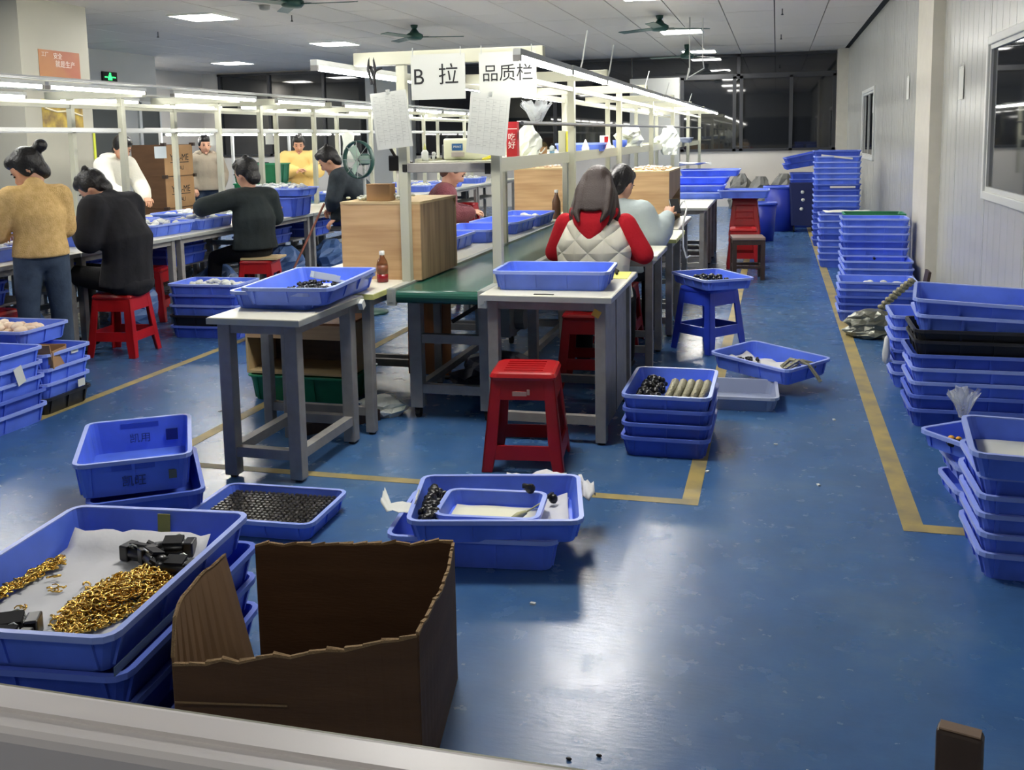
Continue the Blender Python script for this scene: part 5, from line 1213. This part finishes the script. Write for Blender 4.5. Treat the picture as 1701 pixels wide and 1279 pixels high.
def cloth(name, rgb, **k): return mat(name, rgb, .85, spec=.25, bump=k.pop('bump', .35), bscale=k.pop('bscale', 30), **k)
C_must = cloth('mustard_wool', (222, 188, 128), rgb2=(206, 170, 108), scale=30, bump=.6, bscale=110)
C_jean = cloth('washed_denim', (66, 80, 98), rgb2=(46, 58, 76), scale=7)
C_black = cloth('black_coat_cloth', (34, 34, 38), var=.25, scale=6, bump=.5, bscale=16)
C_blackp = cloth('black_trouser_cloth', (20, 20, 22))
C_white = cloth('white_fleece', (228, 226, 214), bump=.5, bscale=60)
C_tan = cloth('tan_jacket_cloth', (224, 192, 120), bump=.5, bscale=18)
C_dark = cloth('dark_grey_jacket', (40, 46, 50), rgb2=(70, 78, 84), scale=4)
C_vest = cloth('cream_quilted_vest', (246, 242, 224), bump=.3, bscale=13)
def quilt(m):
    nt = m.node_tree; b = nt.nodes['Principled BSDF']; tc = nt.nodes.new('ShaderNodeTexCoord'); hs = []
    for a in (.75, -.75):
        mp = nt.nodes.new('ShaderNodeMapping'); mp.inputs['Rotation'].default_value = (a, 0, 0); nt.links.new(tc.outputs['Object'], mp.inputs[0])
        w_ = nt.nodes.new('ShaderNodeTexWave'); w_.bands_direction = 'Z'; w_.inputs['Scale'].default_value = 2.6; w_.inputs['Distortion'].default_value = 1.2; nt.links.new(mp.outputs[0], w_.inputs['Vector'])
        p = nt.nodes.new('ShaderNodeMath'); p.operation = 'POWER'; p.inputs[1].default_value = .35; nt.links.new(w_.outputs['Fac'], p.inputs[0]); hs.append(p.outputs[0])
    mn = nt.nodes.new('ShaderNodeMath'); mn.operation = 'MINIMUM'; nt.links.new(hs[0], mn.inputs[0]); nt.links.new(hs[1], mn.inputs[1])
    bp = nt.nodes.new('ShaderNodeBump'); bp.inputs['Strength'].default_value = .7; bp.inputs['Distance'].default_value = .03
    nt.links.new(mn.outputs[0], bp.inputs['Height']); nt.links.new(bp.outputs[0], b.inputs['Normal'])
quilt(C_vest)
C_red = cloth('red_hoodie_cloth', (186, 28, 42), bump=.4, bscale=40)
C_grey = cloth('pale_grey_jacket', (176, 188, 188), bump=.5, bscale=18)
C_khaki = cloth('khaki_hoodie', (150, 140, 124))
C_mar = cloth('maroon_fuzzy_top', (104, 56, 62), bump=.8, bscale=80)
C_dgreen = cloth('dark_green_black_jacket', (30, 34, 34), rgb2=(44, 52, 52), scale=3)

person('woman with a hair bun in a mustard cardigan and jeans standing at the bench', (-4.62, 5.42), 152,
       dict(pel=(0, 0, .87), ch=(-.01, 0, 1.07), nb=(.03, 0, 1.25), hd=(.10, 0, 1.375), look=(.42, .62, -.62), elL=(.08, .24, .98), wrL=(.28, .12, .95), elR=(.08, -.2, .98), wrR=(.28, -.08, .95),
            knL=(.02, .1, .47), knR=(.0, -.1, .47), anL=(0, .1, .08), anR=(-.02, -.1, .08), hair='bun', hem=.055, sw=.15), dict(top=C_must, pants=C_jean, thick=.02, sl=1.12, collar=1, tw=.95))
person('man in a long black coat bent over the bench on a red stool', (-4.56, 6.2), 178,
       dict(pel=(0, 0, .57), ch=(-.03, 0, .84), nb=(.10, 0, 1.13), hd=(.235, 0, 1.215), look=(.62, .12, -.78), elL=(.10, .25, .86), wrL=(.31, .06, .95), elR=(.12, -.25, .86), wrR=(.31, -.05, .95), handL=(.3, -.5, .5), handR=(.3, .5, .5),
            knL=(.42, .13, .60), knR=(.45, -.1, .58), anL=(.46, .1, .22), anR=(.42, -.08, .1), hair='short', hem=.06, sw=.19), dict(top=C_black, pants=C_blackp, thick=.045, sl=1.1, coat=(-.07, 0, -.05), collar=1, tw=1.08))
person('worker in a black jacket seated with the left arm out over the trays', (-4.64, 8.2), 150,
       dict(pel=(0, 0, .57), ch=(.0, 0, .82), nb=(.05, 0, 1.07), hd=(.09, 0, 1.235), look=(.9, .25, -.42), hz=1.2, elL=(.12, .43, .96), wrL=(.36, .34, .92), elR=(.08, -.27, .82), wrR=(.3, -.12, .85),
            knL=(.38, .2, .46), knR=(.4, -.12, .46), anL=(.42, .22, .1), anR=(.4, -.12, .08), hair='short', hem=.02, sw=.19), dict(top=C_dgreen, pants=C_blackp, thick=.04, tw=1.08))
person('person in a white hooded sweatshirt leaning over the far side of the left line', (-7.08, 9.4), -8,
       dict(pel=(-.05, 0, .92), ch=(.03, 0, 1.14), nb=(.15, 0, 1.36), hd=(.24, 0, 1.49), look=(.8, -.2, -.56), elL=(.25, .22, 1.08), wrL=(.46, .08, .95), elR=(.25, -.24, 1.06), wrR=(.46, -.1, .92),
            knL=(0, .1, .5), knR=(0, -.1, .5), anL=(0, .1, .08), anR=(0, -.1, .08), hair='short', hem=.08, sw=.18), dict(top=C_white, pants=C_blackp, thick=.04, hood=C_white, tw=1.05))
person('distant person in a khaki hoodie and jeans standing by the cardboard boxes', (-8.1, 13.0), -52,
       dict(pel=(0, 0, .92), ch=(0, 0, 1.14), nb=(.01, 0, 1.35), hd=(.03, 0, 1.5), look=(.97, .1, -.2), elL=(-.02, .25, 1.08), wrL=(.1, .2, .88), elR=(-.02, -.25, 1.08), wrR=(.1, -.18, .88),
            knL=(.02, .1, .5), knR=(.02, -.1, .5), anL=(0, .1, .08), anR=(0, -.1, .08), hair='short', hem=.08), dict(top=C_khaki, pants=C_jean, thick=.035, hood=C_khaki))
person('person in a tan jacket facing the camera behind the white filled tray', (-6.95, 13.7), -58,
       dict(pel=(0, 0, .92), ch=(.0, 0, 1.13), nb=(.03, 0, 1.34), hd=(.07, 0, 1.48), look=(.93, -.1, -.35), elL=(.08, .27, 1.08), wrL=(.26, .05, 1.09), elR=(.08, -.27, 1.08), wrR=(.26, -.05, 1.11), handL=(.2, -.6, .1), handR=(.2, .6, .1),
            knL=(.02, .1, .5), knR=(.02, -.1, .5), anL=(0, .1, .08), anR=(0, -.1, .08), hair='short', hem=.08, sw=.19), dict(top=C_tan, pants=C_blackp, thick=.045, sl=1.15, collar=1))
person('person in a dark jacket bending forward to sweep with a broom', (-4.07, 9.5), 188,
       dict(pel=(-.04, 0, .88), ch=(.12, 0, 1.04), nb=(.28, 0, 1.19), hd=(.385, 0, 1.33), look=(.75, .05, -.66), elL=(.28, .22, .96), wrL=(.38, .02, .84), elR=(.3, -.2, .92), wrR=(.36, -.04, .72), handL=(.4, -.4, -.4), handR=(.4, .4, -.4),
            knL=(.05, .11, .46), knR=(-.02, -.12, .46), anL=(-.02, .12, .08), anR=(-.1, -.12, .08), hair='short', hem=.06, sw=.18), dict(top=C_dark, pants=C_blackp, thick=.04))
person('woman with long hair in a cream quilted vest over a red hoodie, seated', (-1.08, 5.98), 88,
       dict(pel=(0, 0, .58), ch=(.03, 0, .84), nb=(.09, 0, 1.04), hd=(.16, 0, 1.195), look=(.85, .02, -.52), elL=(.10, .27, .80), wrL=(.30, .2, .82), elR=(.05, -.31, .80), wrR=(.27, -.16, .80),
            knL=(.36, .14, .5), knR=(.36, -.14, .5), anL=(.34, .14, .08), anR=(.34, -.14, .08), hair='long', hem=.04, sw=.185), dict(top=C_vest, pants=C_blackp, thick=.055, sleeveless=1, sleeve=C_red, hood=C_red, hair=M_hair_b, tw=1.12))
p9 = person('person in a pale grey jacket looking at a phone behind the woman in the vest', (-1.13, 7.21), 74,
       dict(pel=(0, 0, .57), ch=(.02, 0, .82), nb=(.05, 0, 1.01), hd=(.10, 0, 1.17), look=(.86, -.12, -.48), elL=(.08, .25, .8), wrL=(.28, .05, .93), elR=(.03, -.29, .78), wrR=(.22, -.32, .93), handR=(.5, .1, .5), handL=(.4, -.5, .3),
            knL=(.36, .12, .5), knR=(.36, -.12, .5), anL=(.34, .12, .08), anR=(.34, -.12, .08), hair='tail', hem=.04, sw=.18), dict(top=C_grey, pants=C_blackp, thick=.045, sl=1.1, collar=1))
t = thing('phone', 'dark phone held by the person in pale grey', 'phone', (-.72, 7.42, 1.0), .3)
part('case', G().obox((0, 0, 0), (.036, .005, .075), Matrix.Rotation(-.9, 3, 'X')), M_black, t, bevel=.003)
single('charging_cable', G().tube([(-.74, 7.45, .965), (-.71, 7.5, .96), (-.68, 7.53, 1.02), (-.66, 7.55, 1.03), (-.64, 7.5, .98), (-.66, 7.4, .86), (-.655, 7.38, .7), (-.63, 7.36, .62), (-.6, 7.36, .64)], .007), M_white, 'white charging cable running from the phone past the grey table edge', 'cable')
person('person with brown hair in a maroon top seated behind the nearest plywood booth', (-3.02, 8.5), 20,
       dict(pel=(0, 0, .57), ch=(.05, 0, .84), nb=(.14, 0, 1.08), hd=(.22, 0, 1.24), look=(.75, -.1, -.66), elL=(.16, .26, .84), wrL=(.36, .12, .86), elR=(.16, -.26, .84), wrR=(.36, -.1, .86),
            knL=(.36, .12, .5), knR=(.36, -.12, .5), anL=(.34, .12, .08), anR=(.34, -.12, .08), hair='short', hem=.03), dict(top=C_mar, pants=C_blackp, thick=.045, hair=mat('mid_brown_hair', (104, 76, 62), .5, bump=.5, bscale=70)))
